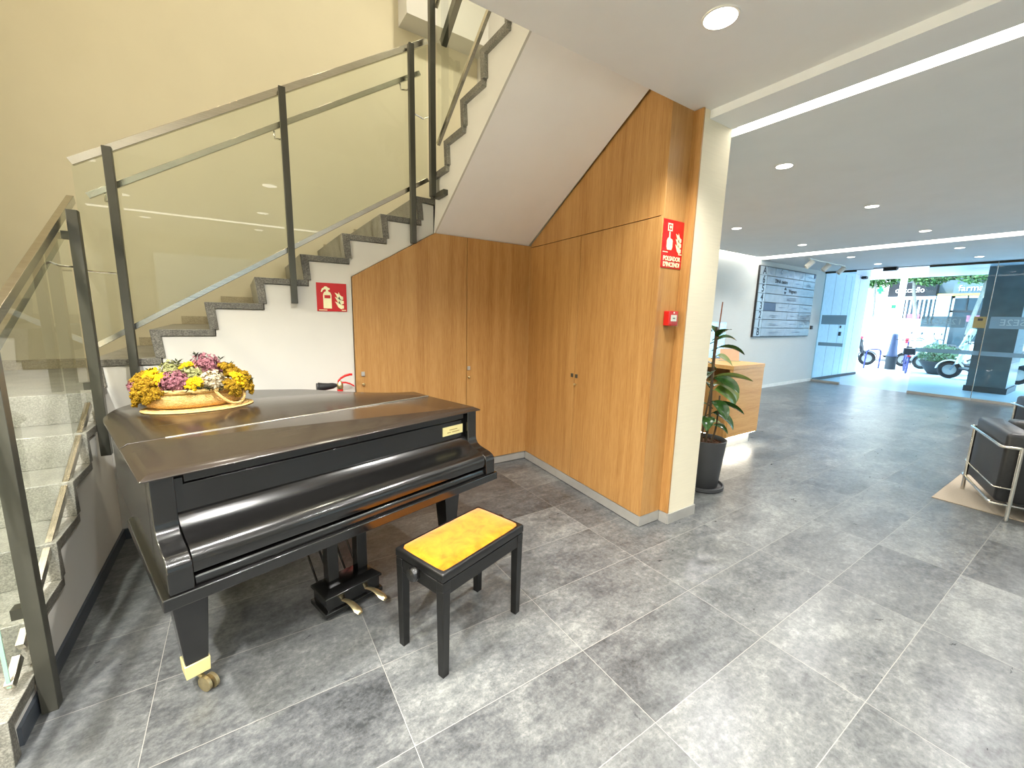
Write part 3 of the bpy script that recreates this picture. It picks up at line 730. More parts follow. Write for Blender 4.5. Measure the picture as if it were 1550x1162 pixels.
hp = catmull([(.075, -.138, .094), (.095, -.158, .065), (.130, -.160, .026), (.172, -.142, .006), (.206, -.105, .016), (.218, -.075, .055), (.206, -.050, .092)], 5)
MB().tube([p+Vector((0, -.006, .006)) for p in hp], .0075, 8).build('handle', M['straw'], bk, local=True)
MB().tube([(x, -y, z) for x, y, z in [(.0, -.14, .07)]]+[(-.05, .15, .04), (-.1, .14, .03), (-.15, .11, .07)], .0075, 8).build('handle', M['straw'], bk, local=True)
MB().loft([oval(.185, .125, .055), oval(.19, .13, .075), oval(.15, .10, .12), oval(.08, .055, .145)]).build('foliage_bed', M['fl_leaf'], bk, local=True)
rnd = random.Random(3)
def yarrow(c, r, mat, n=380):
    mb = MB(); c = Vector(c)
    up = Vector((c.x*1.2, c.y*1.4, .16)).normalized(); q = Vector((0, 0, 1)).rotation_difference(up).to_matrix()
    mb.loft([[c+q @ Vector((rr*r*math.cos(k*PI/7), rr*r*math.sin(k*PI/7), zz*r)) for k in range(14)] for rr, zz in ((.05, -.9), (.12, -.5), (.55, -.12), (.72, .0), (.5, .2), (.05, .3))])
    cl = [(math.sqrt((k+.5)/19)*.92, k*2.4+rnd.random()*.5) for k in range(19)]      # the domed head is made of small tufts
    for k, (d0, a0) in enumerate(cl):
        x, y = d0*math.cos(a0), d0*math.sin(a0); pc = c+q @ Vector((x*r, y*r, r*(.42-.62*d0*d0)+rnd.uniform(-.005, .004)))
        tr = r*rnd.uniform(.20, .27); mb.ell(pc, (tr, tr, tr*.8), 8, 5)
        for i in range(n//19):
            dd = Vector((rnd.gauss(0, 1), rnd.gauss(0, 1), rnd.gauss(0, 1)))
            dd = (dd.normalized()+q @ Vector((x*.5, y*.5, .5))).normalized()
            mb.ell(pc+dd*tr*rnd.uniform(.85, 1.12), rnd.uniform(.0026, .0044), 5, 3)
    return mb.build('flower_head', mat, bk, local=True)
def hydra(c, r, mat, n=80):
    mb = MB(); c = Vector(c)+Vector((0, 0, .016)); mb.ell(c, r*.74, 12, 8); n = int(n*2.6)
    for i in range(n):
        d = Vector((rnd.gauss(0, 1), rnd.gauss(0, 1), rnd.gauss(0, 1))).normalized()
        p = c+d*r*rnd.uniform(.78, 1.10); d = (d+Vector((rnd.gauss(0, .4), rnd.gauss(0, .4), rnd.gauss(0, .4)))).normalized()
        t = d.orthogonal().normalized(); b = d.cross(t); s = rnd.uniform(.0065, .0105); a0 = rnd.random()*PI
        for k in range(4):
            a = a0+k*PI/2; e = t*math.cos(a)+b*math.sin(a); f = -t*math.sin(a)+b*math.cos(a)
            mb.add([p, p+e*s*.6+f*s*.5+d*.002, p+e*s*1.1+d*rnd.uniform(-.001, .005), p+e*s*.6-f*s*.5+d*.002], [(0, 1, 2, 3)])
    return mb.build('flower_head', mat, bk, local=True)
Y, G_, MV, CR, GR = M['fl_yellow'], M['fl_gold'], M['fl_mauve'], M['fl_cream'], M['fl_green']
hydra((-.075, -.085, .115), .062, MV, 130); hydra((.055, .02, .185), .068, MV, 140); hydra((.075, -.105, .120), .055, CR, 120)
hydra((-.09, .03, .165), .055, GR, 90); hydra((-.005, -.03, .145), .052, GR, 80); hydra((-.235, .01, .10), .032, MV, 60); hydra((.12, .10, .13), .06, MV, 80); hydra((-.06, .11, .13), .06, CR, 80)
fz = .014
for c, r, m in (((-.20, -.045, .092), .068, G_), ((-.215, .04, .120), .06, G_), ((-.165, -.085, .066), .055, G_), ((-.215, -.02, .055), .055, G_), ((-.165, -.005, .155), .045, Y), ((-.13, -.06, .140), .038, Y), ((-.02, .0, .195), .036, Y),
                ((.0, -.125, .118), .040, Y), ((.155, -.02, .155), .064, G_), ((.185, -.075, .118), .050, Y), ((.215, -.02, .110), .060, G_), ((.225, -.055, .078), .050, G_), ((.155, -.112, .082), .055, G_), ((.20, .05, .12), .055, G_), ((-.14, .10, .12), .05, Y)):
    yarrow((c[0]*1.04, c[1]*1.04, c[2]+fz), r, m)
def sprig(c, d, n=7, s=.022):
    mb = MB(); c = Vector(c); d = Vector(d); mb.tube([c-d*.05, c+d*.02], .0016, 5)
    for i in range(n):
        a = i*2.4; e = Vector((math.cos(a), math.sin(a), rnd.uniform(-.1, .8))).normalized(); w = e.cross(Vector((0, 0, 1))).normalized()*.0055
        p = c+d*rnd.uniform(-.012, .02)
        mb.add([p, p+e*s*.5+w, p+e*s, p+e*s*.5-w], [(0, 1, 2, 3)])
    return mb.build('leaf_sprig', M['fl_leaf'], bk, local=True)
for c in ((-.06, -.0, .228), (.02, .03, .262), (.125, .03, .232), (.165, .01, .205), (-.17, .0, .19), (.245, -.06, .115), (.03, -.135, .115), (.10, -.14, .085), (-.02, -.135, .075), (-.12, -.115, .085), (.20, -.10, .14), (.01, -.155, .115), (.06, -.155, .095), (-.04, -.15, .09), (.10, -.12, .16), (-.10, -.07, .17)):
    sprig(c, (c[0], c[1]-.03, .2), 11, .036)

# ------------------------------------------------------------------ bench
BR = math.radians(18.3)
bn = thing('piano_bench', 'black piano bench with a yellow velvet seat', 'bench', (.805, 1.603, 0), BR)
bx, by = .265, .153
for sx in (-1, 1):
    for sy in (-1, 1):
        cx, cy = sx*(bx-.021), sy*(by-.021)
        MB().taper((cx, cy, .40), (.0205, .0205), (cx-sx*.0, cy, 0), (.0165, .0165)).build('leg', M['blackwood'], bn, local=True, bevel=.002)
mb = MB()
for sy in (-1, 1): mb.box(-bx+.0415, bx-.0415, sy*(by-.012)-.009, sy*(by-.012)+.009, .375, .435)
for sx in (-1, 1): mb.box(sx*(bx-.012)-.009, sx*(bx-.012)+.009, -by+.0415, by-.0415, .375, .435)
mb.build('apron', M['blackwood'], bn, local=True, bevel=.002)
for sx in (-1, 1):
    for sy in (-1, 1): MB().box(sx*(bx-.0205)-.0205, sx*(bx-.0205)+.0205, sy*(by-.0205)-.0205, sy*(by-.0205)+.0205, .40, .438).build('corner_block', M['blackwood'], bn, local=True, bevel=.002)
MB().loft([[(x, y, z) for x, y in ((-bx+i, -by+i), (bx-i, -by+i), (bx-i, by-i), (-bx+i, by-i))] for z, i in ((.440, .002), (.447, -.002), (.478, -.002), (.482, .004))], smooth=False).build('seat_frame', M['blackwood'], bn, local=True, bevel=.004, segs=3)
NX, NY = 24, 14
gx_, gy_ = bx-.012, by-.012
vs = []; fs = []
for j in range(NY+1):
    for i in range(NX+1):
        a, b = -1+2*i/NX, -1+2*j/NY
        h = (1-abs(a)**5)*(1-abs(b)**4)
        rr = 1-.02*(abs(a)*abs(b))**6
        vs.append((a*gx_*rr, b*gy_*rr, .481+.017*h**.55))
for j in range(NY):
    for i in range(NX): k = j*(NX+1)+i; fs.append((k, k+1, k+NX+2, k+NX+1))
MB().add(vs, fs, True).build('seat_cushion', M['velvet'], bn, local=True)
for sx in (-1, 1):
    m = Matrix.Translation((sx*(bx+.001), 0 if sx < 0 else .02, .432)) @ Ry(sx*PI/2)
    MB().lathe([(.012, 0), (.012, .010), (.029, .012), (.032, .018), (.032, .032), (.027, .040), (.006, .043)], (0, 0, 0), 24, None).xf(m).build('height_knob', M['black'], bn, local=True)

# ------------------------------------------------------------------ ceiling lamps
def spot(name, loc, power, col, size=2.3, blend=.55, rad=.07, rot=(0, 0, 0)):
    ld = bpy.data.lights.new(name, 'SPOT'); ld.energy = power; ld.color = col; ld.spot_size = size; ld.spot_blend = blend; ld.shadow_soft_size = rad
    o = bpy.data.objects.new(name, ld); COL.objects.link(o); o.location = loc; o.rotation_euler = rot; return o
def downlight(x, y, z, r, label, group, power, col=(1, .975, .93), size=2.3):
    t = thing('ceiling_downlight', label, 'ceiling light', (x, y, z-.002), 0, group)
    MB().lathe([(r*.9, -.0015), (r*.97, -.005), (r*1.08, -.004), (r*1.1, .0015)], (0, 0, 0), 32).build('trim_ring', M['whiteplastic'], t, local=True)
    MB().lathe([(.001, -.006), (r*.95, -.006), (r*.95, -.004), (.001, -.004)], (0, 0, 0), 32).build('lens', M['led_white'], t, local=True)
    spot('downlight_lamp', (x, y, z-.03), power, col, size, rad=.03)
    return t
LP, HP, EP = 128, 50, 30
downlight(1.88, 1.238, CZ, .072, 'large round downlight in the lobby ceiling nearest the viewer', 'ceiling downlights', LP*.75)
OFF = 'round ceiling downlight of the lobby or hall outside the view'
for x in (1.88, .37, -1.08):
    for y in (1.40, -.02, -1.5):
        if x == 1.88 and y == 1.40: continue
        downlight(x, y if x != .37 or y < 1 else 1.52, CZ, .072, OFF, 'ceiling downlights', LP*{1.88: .4, .37: 1.15, -1.08: 2.2}[x])
HL = {(3.86, 1.83): 'round downlight in the hall ceiling closest to the partition end', (5.88, 1.835): 'second downlight from the partition in the front row of the hall ceiling',
      (7.91, 1.85): 'third downlight of the front row in the hall ceiling', (5.88, 3.325): 'downlight in the hall ceiling above the reception desk side',
      (7.88, 3.32): 'downlight in the hall ceiling just before the far light slot'}
for x in (3.86, 5.88, 7.90):
    for y in (1.835, 3.32, .34, -1.15, -2.6):
        lb = next((v for k, v in HL.items() if abs(k[0]-x) < .1 and abs(k[1]-y) < .1), OFF)
        downlight(x, y, HZ, .062, lb, 'ceiling downlights', HP*(.3 if x < 4 and y < 1 else 1.3 if x > 5 else 1), (1, .98, .95))
EL = {(9.95, 3.31): 'downlight beyond the far light slot, above the first track spotlight', (11.42, 3.32): 'small downlight near the top of the open glass entrance',
      (10.01, 1.86): 'downlight beyond the far light slot at the right', (11.48, 1.86): 'downlight at the right closest to the glass front'}
for x in (9.97, 11.45):
    for y in (3.315, 1.86, .37, -1.1, -2.6):
        lb = next((v for k, v in EL.items() if abs(k[0]-x) < .1 and abs(k[1]-y) < .1), OFF)
        downlight(x, y, HZ, .06, lb, 'ceiling downlights', EP, (1, .97, .93))
# linear lights in the ceiling slots, plus one added behind the viewer
def slotlight(label, box):
    o = MB().box(*box).build('linear_light', M['led'], bevel=0); tag(o, label, 'linear light', 'linear lights in the ceiling slots')
slotlight('bright line of light crossing the ceiling from the partition to the upper right', (2.885, 2.998, -3.19, 1.72, HZ+.02, HZ+.03))
slotlight('added line of light in the lobby ceiling behind the viewer, outside the view', (-1.6, 2.5, -1.06, -.96, CZ-.008, CZ-.001))  # added lamp, unseen, for long streaks on the piano and even fill
slotlight('bright line of light in the far slot before the glass front', (8.86, 9.22, -3.19, 4.44, HZ+.03, HZ+.04))
slotlight('line of light washing the hall wall beside the partition', (3.0, 9.2, 4.49, 4.60, HZ+.03, HZ+.04))
# stairwell lamps upstairs
for x, y, z, p, c in ((-1.35, 3.3, 5.55, 40, (1, .85, .64)), (.2, 4.0, 5.65, 34, (1, .93, .80)), (1.9, 2.9, 5.65, 110, (1, .92, .76))):
    t = thing('stairwell_downlight', 'warm ceiling light of the stairwell above the view', 'ceiling light', (x, y, 5.698), 0, 'stairwell lamps')
    MB().lathe([(.001, -.006), (.09, -.006), (.1, -.001)], (0, 0, 0), 24).build('lens', M['led_desk'], t, local=True)
    spot('stairwell_lamp', (x, y, 5.62), p, c, 2.7, .7, .1)

t = thing('added_wall_lamp', 'added warm fill lamp on the stair wall left of the view', 'wall lamp', (-1.79, 2.45, 2.75), 0)  # added lamp, unseen, brightens the lower treads and warms the wall
MB().lathe([(.001, 0), (.10, 0), (.10, .03), (.001, .03)], (0, 0, 0), 24).xf(Ry(PI/2)).build('backplate', M['alu'], t, local=True)
MB().lathe([(.001, .031), (.085, .031), (.08, .05), (.001, .055)], (0, 0, 0), 24).xf(Ry(PI/2)).build('diffuser', M['led_desk'], t, local=True)
al = bpy.data.lights.new('added_wall_lamp_light', 'AREA'); al.shape = 'DISK'; al.size = .16; al.energy = 22; al.color = (1, .90, .74)
ao = bpy.data.objects.new('added_wall_lamp_light', al); COL.objects.link(ao); ao.location = (-1.72, 2.45, 2.75); ao.rotation_euler = (0, -PI/2, 0)

# ------------------------------------------------------------------ reception desk
dk = thing('reception_desk', 'oak reception desk lit from below behind the potted plant', 'desk', (4.97, 3.2, 0), 0)
MB().box(4.62, 5.325, 2.468, 4.25, .955, 1.0).build('counter_top', M['oak_h'], dk, bevel=.002)
MB().box(4.625, 5.32, 2.472, 2.51, .155, .955).build('end_panel', M['oak_h'], dk, bevel=.001)
MB().box(5.28, 5.32, 2.51, 4.25, .155, .955).build('front_panel', M['oak_h'], dk)
MB().box(4.63, 4.66, 2.51, 4.25, .155, .78).build('side_panel', M['oak'], dk)
MB().box(4.66, 5.28, 2.51, 4.25, .76, .78).build('shelf', M['oak_h'], dk)
MB().box(4.66, 5.28, 2.512, 4.25, .155, .175).build('underside', M['oak_h'], dk)
MB().box(4.74, 5.29, 2.545, 4.2, 0, .153).build('plinth', M['alu'], dk)
MB().box(4.68, 5.30, 2.482, 2.535, .148, .154).build('led_strip', M['led_strip'], dk)
MB().box(4.64, 4.70, 2.56, 4.15, .148, .154).build('led_strip', M['led_strip'], dk)
tag(MB().box(4.70, 4.88, 2.95, 3.10, .781, .90).build('desk_phone', M['darkgrey'], bevel=.01), 'dark desk phone in the open shelf under the counter', 'phone')
pp = thing('paper_sign', 'peach paper notice standing on the reception desk', 'notice', (5.16, 2.82, 1.0), -.6)
MB().loft([[(-.12, y, z) for y, z in ((0, 0), (.004, 0), (.034, .15), (.030, .15))], [(.12, y, z) for y, z in ((0, 0), (.004, 0), (.034, .15), (.030, .15))]], smooth=False).build('sheet', M['peach'], pp, local=True)
MB().box(-.13, .13, -.01, .06, 0, .004).build('stand', M['glass_edge'], pp, local=True)

# ------------------------------------------------------------------ potted rubber plant
px, py = 3.44, 2.02
pt = thing('rubber_plant', 'tall rubber plant in a charcoal pot behind the partition end', 'potted plant', (px, py, 0), 0)
MB().lathe([(.001, 0), (.17, 0), (.188, .012), (.190, .040), (.178, .042), (.172, .02)], (0, 0, 0), 40).build('saucer', M['plantpot'], pt, local=True)
MB().lathe([(.001, .020), (.125, .020), (.135, .03), (.172, .44), (.175, .455), (.168, .458), (.160, .45), (.155, .41)], (0, 0, 0), 40).build('pot', M['plantpot'], pt, local=True)
sl = MB().lathe([(.001, .425), (.08, .422), (.158, .415)], (0, 0, 0), 30, caps=False)
rs = random.Random(5)
for i in range(60):
    a = rs.random()*6.28; d = .15*math.sqrt(rs.random()); sl.ell((d*math.cos(a), d*math.sin(a), .42), rs.uniform(.006, .012), 5, 3)
sl.build('soil', M['soil'], pt, local=True)
MB().tube([(.03, .02, .42), (.025, .0, .8), (.03, .01, 1.2), (.045, 0, 1.66)], .0055, 8).build('stake', M['stake'], pt, local=True)
st_pts = [(.0, .0, .41), (.01, -.01, .7), (.0, .0, 1.0), (.01, .01, 1.45)]
mb = MB().tube(catmull(st_pts, 5), .011, 8); mb.tube(catmull([(.03, -.03, .41), (.06, -.05, .55), (.05, -.06, .85)], 4), .008, 8)
mb.tube([(-.03, .02, .41), (-.05, .0, .62), (-.04, -.03, .95)], .008, 8); mb.build('stem', M['stem'], pt, local=True)
def leaf(base, az, el, L, Wd, droop, mat, roll=0):
    """one glossy leaf with a folded midrib and a drooping tip"""
    mb = MB(); base = Vector(base); n = 9; rows = []
    d = Vector((math.cos(az), math.sin(az), 0)); side = Vector((-math.sin(az), math.cos(az), 0)); p = base.copy(); e = el
    for i in range(n+1):
        t = i/n; w = Wd*math.sin(PI*min(1, t*.96+.02))**.75*(1-.25*t)
        if i == 0: w = .004
        up = Vector((0, 0, 1))*math.cos(e)-d*math.sin(e); s2 = side*math.cos(roll)+up*math.sin(roll); u2 = up*math.cos(roll)-side*math.sin(roll)
        rows.append([p-s2*w+u2*w*.28, p-s2*w*.5+u2*w*.17, p, p+s2*w*.5+u2*w*.17, p+s2*w+u2*w*.28])
        e -= droop/n; p = p+(d*math.cos(e)+Vector((0, 0, 1))*math.sin(e))*L/n
    mb.loft(rows, closed=False, caps=False)
    mb.tube([base, base-d*.05-Vector((0, 0, .03))], .004, 6)
    return mb.build('leaf', mat, pt, local=True)
vr = math.atan2(-.85, .52)
for i, (h, r, az, el, L, w, dr, m, ro) in enumerate((
    (1.33, .0, vr+.2, .75, .17, .060, 1.3, 'leaf', .2), (1.36, .0, vr-.9, .9, .18, .055, .9, 'leaf', 0), (1.27, .02, vr+.05, .25, .22, .060, .9, 'leaf', -.35), (1.20, .02, vr+.4, -.3, .17, .07, .5, 'leaf_pale', .5),
    (1.02, .02, vr+.1, .25, .30, .040, .6, 'leaf_pale', -.7), (1.0, .02, vr-.35, .15, .24, .058, 1.1, 'leaf', .6), (.96, .03, vr+.15, .25, .27, .060, 1.7, 'leaf_pale', .8),
    (.90, .03, vr+.3, .15, .25, .075, 1.5, 'leaf_mid', .9), (.78, .03, vr, .12, .26, .065, .75, 'leaf', -.5), (.80, .03, vr-.8, .0, .22, .065, 1.2, 'leaf', .3), (.69, .03, vr+.1, .05, .24, .060, 1.3, 'leaf', .5),
    (.66, .04, vr-1.6, .2, .22, .06, 1.1, 'leaf', 0), (.92, .02, vr+1.6, .4, .24, .065, 1.1, 'leaf', .2), (1.12, .02, vr+2.4, .4, .24, .06, .9, 'leaf', .2),
    (.76, .02, vr+2.9, .2, .24, .065, 1.1, 'leaf', 0), (1.05, .02, vr-1.8, .4, .22, .06, 1.0, 'leaf', .3), (.60, .05, vr+.7, .2, .16, .05, 1.2, 'leaf_mid', .2), (.58, .04, vr-.2, .3, .15, .045, 1.3, 'leaf', .2), (1.38, .0, vr+2.2, .9, .18, .05, .7, 'leaf', .2))):
    leaf((r*math.cos(az)+.01, r*math.sin(az), h), az, el, L, w, dr, M[m], ro)

# ------------------------------------------------------------------ directory boards
db = thing('directory_board', 'large silver directory board of floor numbers on the hall wall', 'directory board', (10.5, 4.575, 1.9), 0, None)
DX0, DX1, DZ0, DZ1 = 9.185, 11.835, 1.185, 2.66
MB().box(DX0-.012, DX1+.006, 4.582, YB-.001, DZ0-.012, DZ1+.012).build('backing', M['darkgrey'], db)
rh = (DZ1-DZ0)/8; DW = DX1-DX0
rowsD = [('A', [.24, .45, .56, .67, .78, 1]), ('6', [.56, .76, 1]), ('5', [1]), ('4', [1]), ('3', [.31, .53, .75, 1]), ('2', [.53, .75, 1]), ('1', [.53, .75, .88, 1]), ('B', [.53, 1])]
words = {('6', 0): 'DINA centro', ('5', 0): 'Wagners', ('4', 0): 'ARCOSTA'}
def dtext(nm, s, x, z, size, mat, par): return text(nm, s, size*1.25, mat, frame((x, 4.5715, z), (1, 0, 0), (0, 0, 1)), par, extrude=.0004, bold=.005)
for i, (fl_, cells) in enumerate(rowsD):
    z1 = DZ1-i*rh; z0 = z1-rh
    MB().box(DX0, DX0+.108*DW, 4.572, 4.582, z0+.005, z1-.005).build('number_plate', M['plate_grey'], db)
    dtext('floor_number', fl_, DX0+.065*DW, (z0+z1)/2, .17, M['ink'], db)
    a = .11
    for j, b in enumerate(cells):
        dark = fl_ == '3' and j == 0
        pl_ = MB().box(DX0+a*DW+.004, DX0+b*DW-.004, 4.572, 4.582, z0+.008, z1-.008).build('name_plate', M['plate_dark'] if dark else M['plate'], db)
        cx, cz = DX0+(a+b)/2*DW, (z0+z1)/2
        if (fl_, j) in words: dtext('lettering', words[(fl_, j)], cx+.06, cz, .085, M['ink_soft'] if fl_ == '4' else M['ink'], pl_)
        elif not dark:
            mbx = MB(); w = (b-a)*DW; r2 = random.Random(i*10+j)
            for q in range(2 if j % 2 == 0 else 1): mbx.box(cx-w*.22, cx+w*r2.uniform(.05, .25), 4.5714, 4.572, cz-.012-q*.035, cz+.006-q*.035)
            mbx.build('small_print', M['ink_soft'], pl_)
        a = b
mb = MB()
for k in range(20):
    a0 = k/20*5.2+.6; a1 = (k+1)/20*5.2+.6
    c = (DX0+.345*DW, DZ1-.065)
    mb.loft([[Vector((c[0]+rr*math.cos(a), y, c[1]+rr*math.sin(a))) for a, rr in ((a0, .035), (a0, .05), (a1, .05), (a1, .035))] for y in (4.5714, 4.572)], smooth=False)
mb.build('ring_emblem', M['ink'], db)
zc = DZ1-2.5*rh
mb = MB()
for sg_ in (1, -1):
    mb.loft([[Vector((10.36+x, y, zc+sg_*z)) for x, z in ((-.05, .015), (0, .02), (.05, .015), (.045, .045), (0, .085), (-.045, .045))] for y in (4.5714, 4.572)], smooth=False)
mb.build('diamond_emblem', M['ink'], db)
MB().box(DX1-.11, DX1-.03, 4.565, 4.572, DZ1-.10, DZ1-.01).build('access_plate', M['plate_dark'], db)
sd = thing('building_directory', 'small bluish directory panel low on the wall behind the plant', 'directory board', (7.85, 4.60, 1.1), 0, None)
MB().box(7.45, 8.13, 4.59, YB-.001, .78, 1.48).build('backing', M['plate_grey'], sd)
for i in range(7):
    MB().box(7.46, 8.12, 4.582, 4.59, 1.47-(i+1)*.098, 1.465-i*.098).build('name_plate', M['plate'], sd)
mb = MB()
for x in (7.56, 7.76, 7.98): mb.box(x, x+.09, 4.5812, 4.582, 1.29, 1.33)
mb.build('small_print', M['ink'], sd)
tag(MB().box(12.0, 12.09, 4.585, YB-.001, 1.345, 1.435).build('card_reader', M['darkgrey'], bevel=.006), 'small dark card reader on the wall right of the directory board', 'card reader')

# track lights
tk = thing('track_light', 'white ceiling track with three cylindrical spotlights aimed at the directory', 'track light', (10.5, 3.88, HZ), 0)
MB().box(9.62, 11.40, 3.865, 3.895, HZ-.025, HZ-.001).build('track', M['whiteplastic'], tk)
for x in (9.66, 10.45, 11.24):
    ax = Vector((-.45, .55, -.75)).normalized(); q = Vector((0, 0, 1)).rotation_difference(ax).to_matrix().to_4x4()
    c = Vector((x, 3.88, 2.665))
    h = MB().lathe([(.02, -.085), (.05, -.08), (.052, .08), (.046, .082), (.044, .06)], (0, 0, 0), 20).xf(Matrix.Translation(c) @ q).build('spot_head', M['whiteplastic'], tk)
    MB().tube([(x, 3.88, HZ-.02), (x, 3.88, 2.70)], .008, 8).build('stem', M['whiteplastic'], h)
    spot('track_lamp', tuple(c+ax*.1), 14, (1, .93, .8), .9, .6, .04, rot=Vector((0, 0, -1)).rotation_difference(ax).to_euler())

# ------------------------------------------------------------------ armchairs and rug
tag(MB().box(5.02, 8.6, -1.8, .81, .0005, .008).build('rug', M['rug'], bevel=.002), 'beige rug under the black armchairs', 'rug')
def rbox(mb, x0, x1, y0, y1, z0, z1, r=.025):
    """soft cushion box: rounded by rings"""
    rings = []
    for z, i in ((z0, r), (z0+r*.4, r*.25), (z0+r, 0), (z1-r, 0), (z1-r*.3, r*.3), (z1+.004, r*1.1)):
        ring = []
        for cx, cy, a0 in ((x1-r-i*.2, y1-r-i*.2, 0), (x0+r+i*.2, y1-r-i*.2, PI/2), (x0+r+i*.2, y0+r+i*.2, PI), (x1-r-i*.2, y0+r+i*.2, 1.5*PI)):
            for k in range(5):
                a = a0+k*PI/8; rr = max(.002, r-i*.8); ring.append((cx+rr*math.cos(a), cy+rr*math.sin(a), z))
        rings.append(ring)
    return mb.loft(rings)
def armchair(loc, rz, label):
    t = thing('armchair', label, 'armchair', loc, rz, 'black leather armchairs with chrome tube frames')
    D, Wd, AW = .80, .82, .17
    for y0 in (-AW-.01, -Wd+.01):
        rbox(MB(), .02, D-.02, y0, y0+AW, .140, .690).build('arm_cushion', M['leather'], t, local=True)
    rbox(MB(), D-.19, D-.02, -Wd+AW+.015, -AW-.015, .14, .70).build('back_cushion', M['leather'], t, local=True)
    rbox(MB(), .02, D-.20, -Wd+AW+.015, -AW-.015, .13, .28).build('seat_base', M['leather'], t, local=True)
    rbox(MB(), .02, D-.20, -Wd+AW+.015, -AW-.015, .285, .43).build('seat_cushion', M['leather'], t, local=True)
    zt_, r = .59, .0125
    path = [(-.012, -.09, zt_), (-.012, -.02, zt_), (-.005, .010, zt_), (.02, .014, zt_), (D-.02, .014, zt_), (D+.005, .008, zt_), (D+.012, -.02, zt_), (D+.012, -Wd+.02, zt_), (D+.005, -Wd-.008, zt_), (D-.02, -Wd-.014, zt_), (.02, -Wd-.014, zt_), (-.005, -Wd-.010, zt_), (-.012, -Wd+.02, zt_), (-.012, -Wd+.09, zt_)]
    MB().tube(path, r, 10).build('top_rail', M['chrome'], t, local=True)
    p2 = [(x, y, .265) for x, y, z in path]
    MB().tube(p2, .006, 8).build('middle_rail', M['chrome'], t, local=True)
    MB().tube([(x*.98, y*.98, .132) for x, y, z in path], .011, 8).build('low_rail', M['chrome'], t, local=True)
    MB().tube([(-.012, -.09, .132), (-.012, -Wd+.09, .132)], .009, 8).build('front_rail', M['chrome'], t, local=True)
    for x, y, h in ((-.012, -.09, .60), (-.012, -Wd+.09, .60), (D-.11, .014, .59), (D-.11, -Wd-.014, .59)):
        MB().tube([(x, y, .006), (x, y, h)], .0135, 12).build('leg', M['chrome'], t, local=True)
    return t
armchair((4.885, .458, .0025), math.radians(20), 'black leather armchair with chrome tube frame at the right edge')
armchair((7.13, .40, .0025), math.radians(25.5), 'black armchair further back, only a sliver showing at the right edge')

# ------------------------------------------------------------------ glass entrance
GX = 12.47
def pane(y0, y1, z0, z1, x=GX): return MB().box(x-.006, x+.006, y0, y1, z0, z1)
def glazed(nm, label, y0, y1, kind='structure', rail=.055):
    t = bpy.data.objects.new(nm, None); COL.objects.link(t); t.location = (GX, (y0+y1)/2, 0); t['kind'] = kind; t['label'] = label
    pane(y0, y1, rail, HZ-.04).build('pane', M['winglass'], t)
    MB().box(GX-.022, GX+.022, y0, y1, .001, rail).build('bottom_rail', M['alu'], t)
    MB().box(GX-.022, GX+.022, y0, y1, HZ-.04, HZ-.001).build('top_rail', M['steel_dark'], t)
    return t
w1 = glazed('window_1', 'fixed glass panel left of the open entrance', 3.99, YB)
w2 = glazed('window_2', 'wide fixed glass front right of the entrance', -3.2, 1.742)
d1_ = glazed('door_1', 'sliding glass door leaf standing open', 1.75, 2.72)
for w, spans in ((w1, ((4.04, 4.56),)), (d1_, ((2.03, 2.70),)), (w2, ((-1.2, 1.70),))):
    for a, b in spans:
        MB().box(GX-.0085, GX-.0068, a, b, 1.478, 1.708).build('frosted_band', M['frost'], w)
        if w is not w1: text('etched_lettering', '123SE2E', .17, M['film_letter'], frame((GX-.010, (a+b)/2 if w is d1_ else 1.28, 1.592), (0, 1, 0), (0, 0, 1)), w, extrude=.0005)
for w, a, b in ((w1, 4.04, 4.56), (d1_, 1.76, 2.71), (w2, -1.2, 1.735)):
    MB().box(GX-.0085, GX-.0068, a, b, .935, 1.02).build('low_band', M['frost'], w)
MB().box(GX-.012, GX-.009, 1.755, 1.925, 1.482, 1.708).build('notice_sticker', M['tan_sticker'], d1_)
MB().box(GX-.0125, GX-.012, 1.80, 1.87, 1.625, 1.675).build('sticker_emblem', M['darkgrey'], d1_)
MB().box(GX-.014, GX+.014, 1.742, 1.75, .05, HZ-.04).build('jamb_strip', M['steel'], w2)
struct('trim_3', MB().box(12.38, 12.55, -3.2, YB, HZ+.0, HZ+.06), M['alu'])
ds_ = thing('door_sensor', 'black automatic door sensor above the entrance opening', 'door sensor', (12.36, 3.32, HZ), 0)
MB().prism([(12.25, HZ-.075), (12.30, HZ-.085), (12.40, HZ-.05), (12.40, HZ-.005), (12.27, HZ-.005)], 1, 3.21, 3.44).build('housing', M['rubber'], ds_)
MB().box(12.26, 12.36, 3.42, 3.62, HZ-.012, HZ-.001).build('cable_cover', M['darkgrey'], ds_)

# ------------------------------------------------------------------ outside: porch, street and shops
struct('ground_bounce', MB().box(-20, 12.5, -30, -3.36, -.12, -.02), M['pave'])  # added ground, unseen, bounces daylight in through the added windows
struct('ground', MB().box(12.5, 60, -30, 40, -.12, -.004), M['pave'], 'pale street paving outside')
struct('ground_porch', MB().box(12.5, 16.9, -8, 4.75, -.1, .0), M['porch'], 'paved porch floor outside the glass')
struct('ceiling_porch', MB().box(12.55, 16.5, -12, 9, 2.87, 3.3), M['panelblue'], 'porch ceiling outside the glass front')
struct('wall_facade', MB().box(12.3, 16.5, -14, 12, 3.3, 12), M['wht_ext'])
pw = MB().box(12.5, 15.52, YB-.01, YB+.3, 0, 2.87)
wp = struct('wall_porch', pw, M['panelblue'], 'pale blue panelled side wall of the porch')
struct('wall_porch_side', MB().box(12.5, 16.4, YB+.3, 12, 0, 2.9), M['wht_ext'])
mb = MB()
for x in (13.13, 13.76, 14.19, 14.79): mb.box(x-.004, x+.004, YB-.0115, YB-.0095, .08, 2.80)
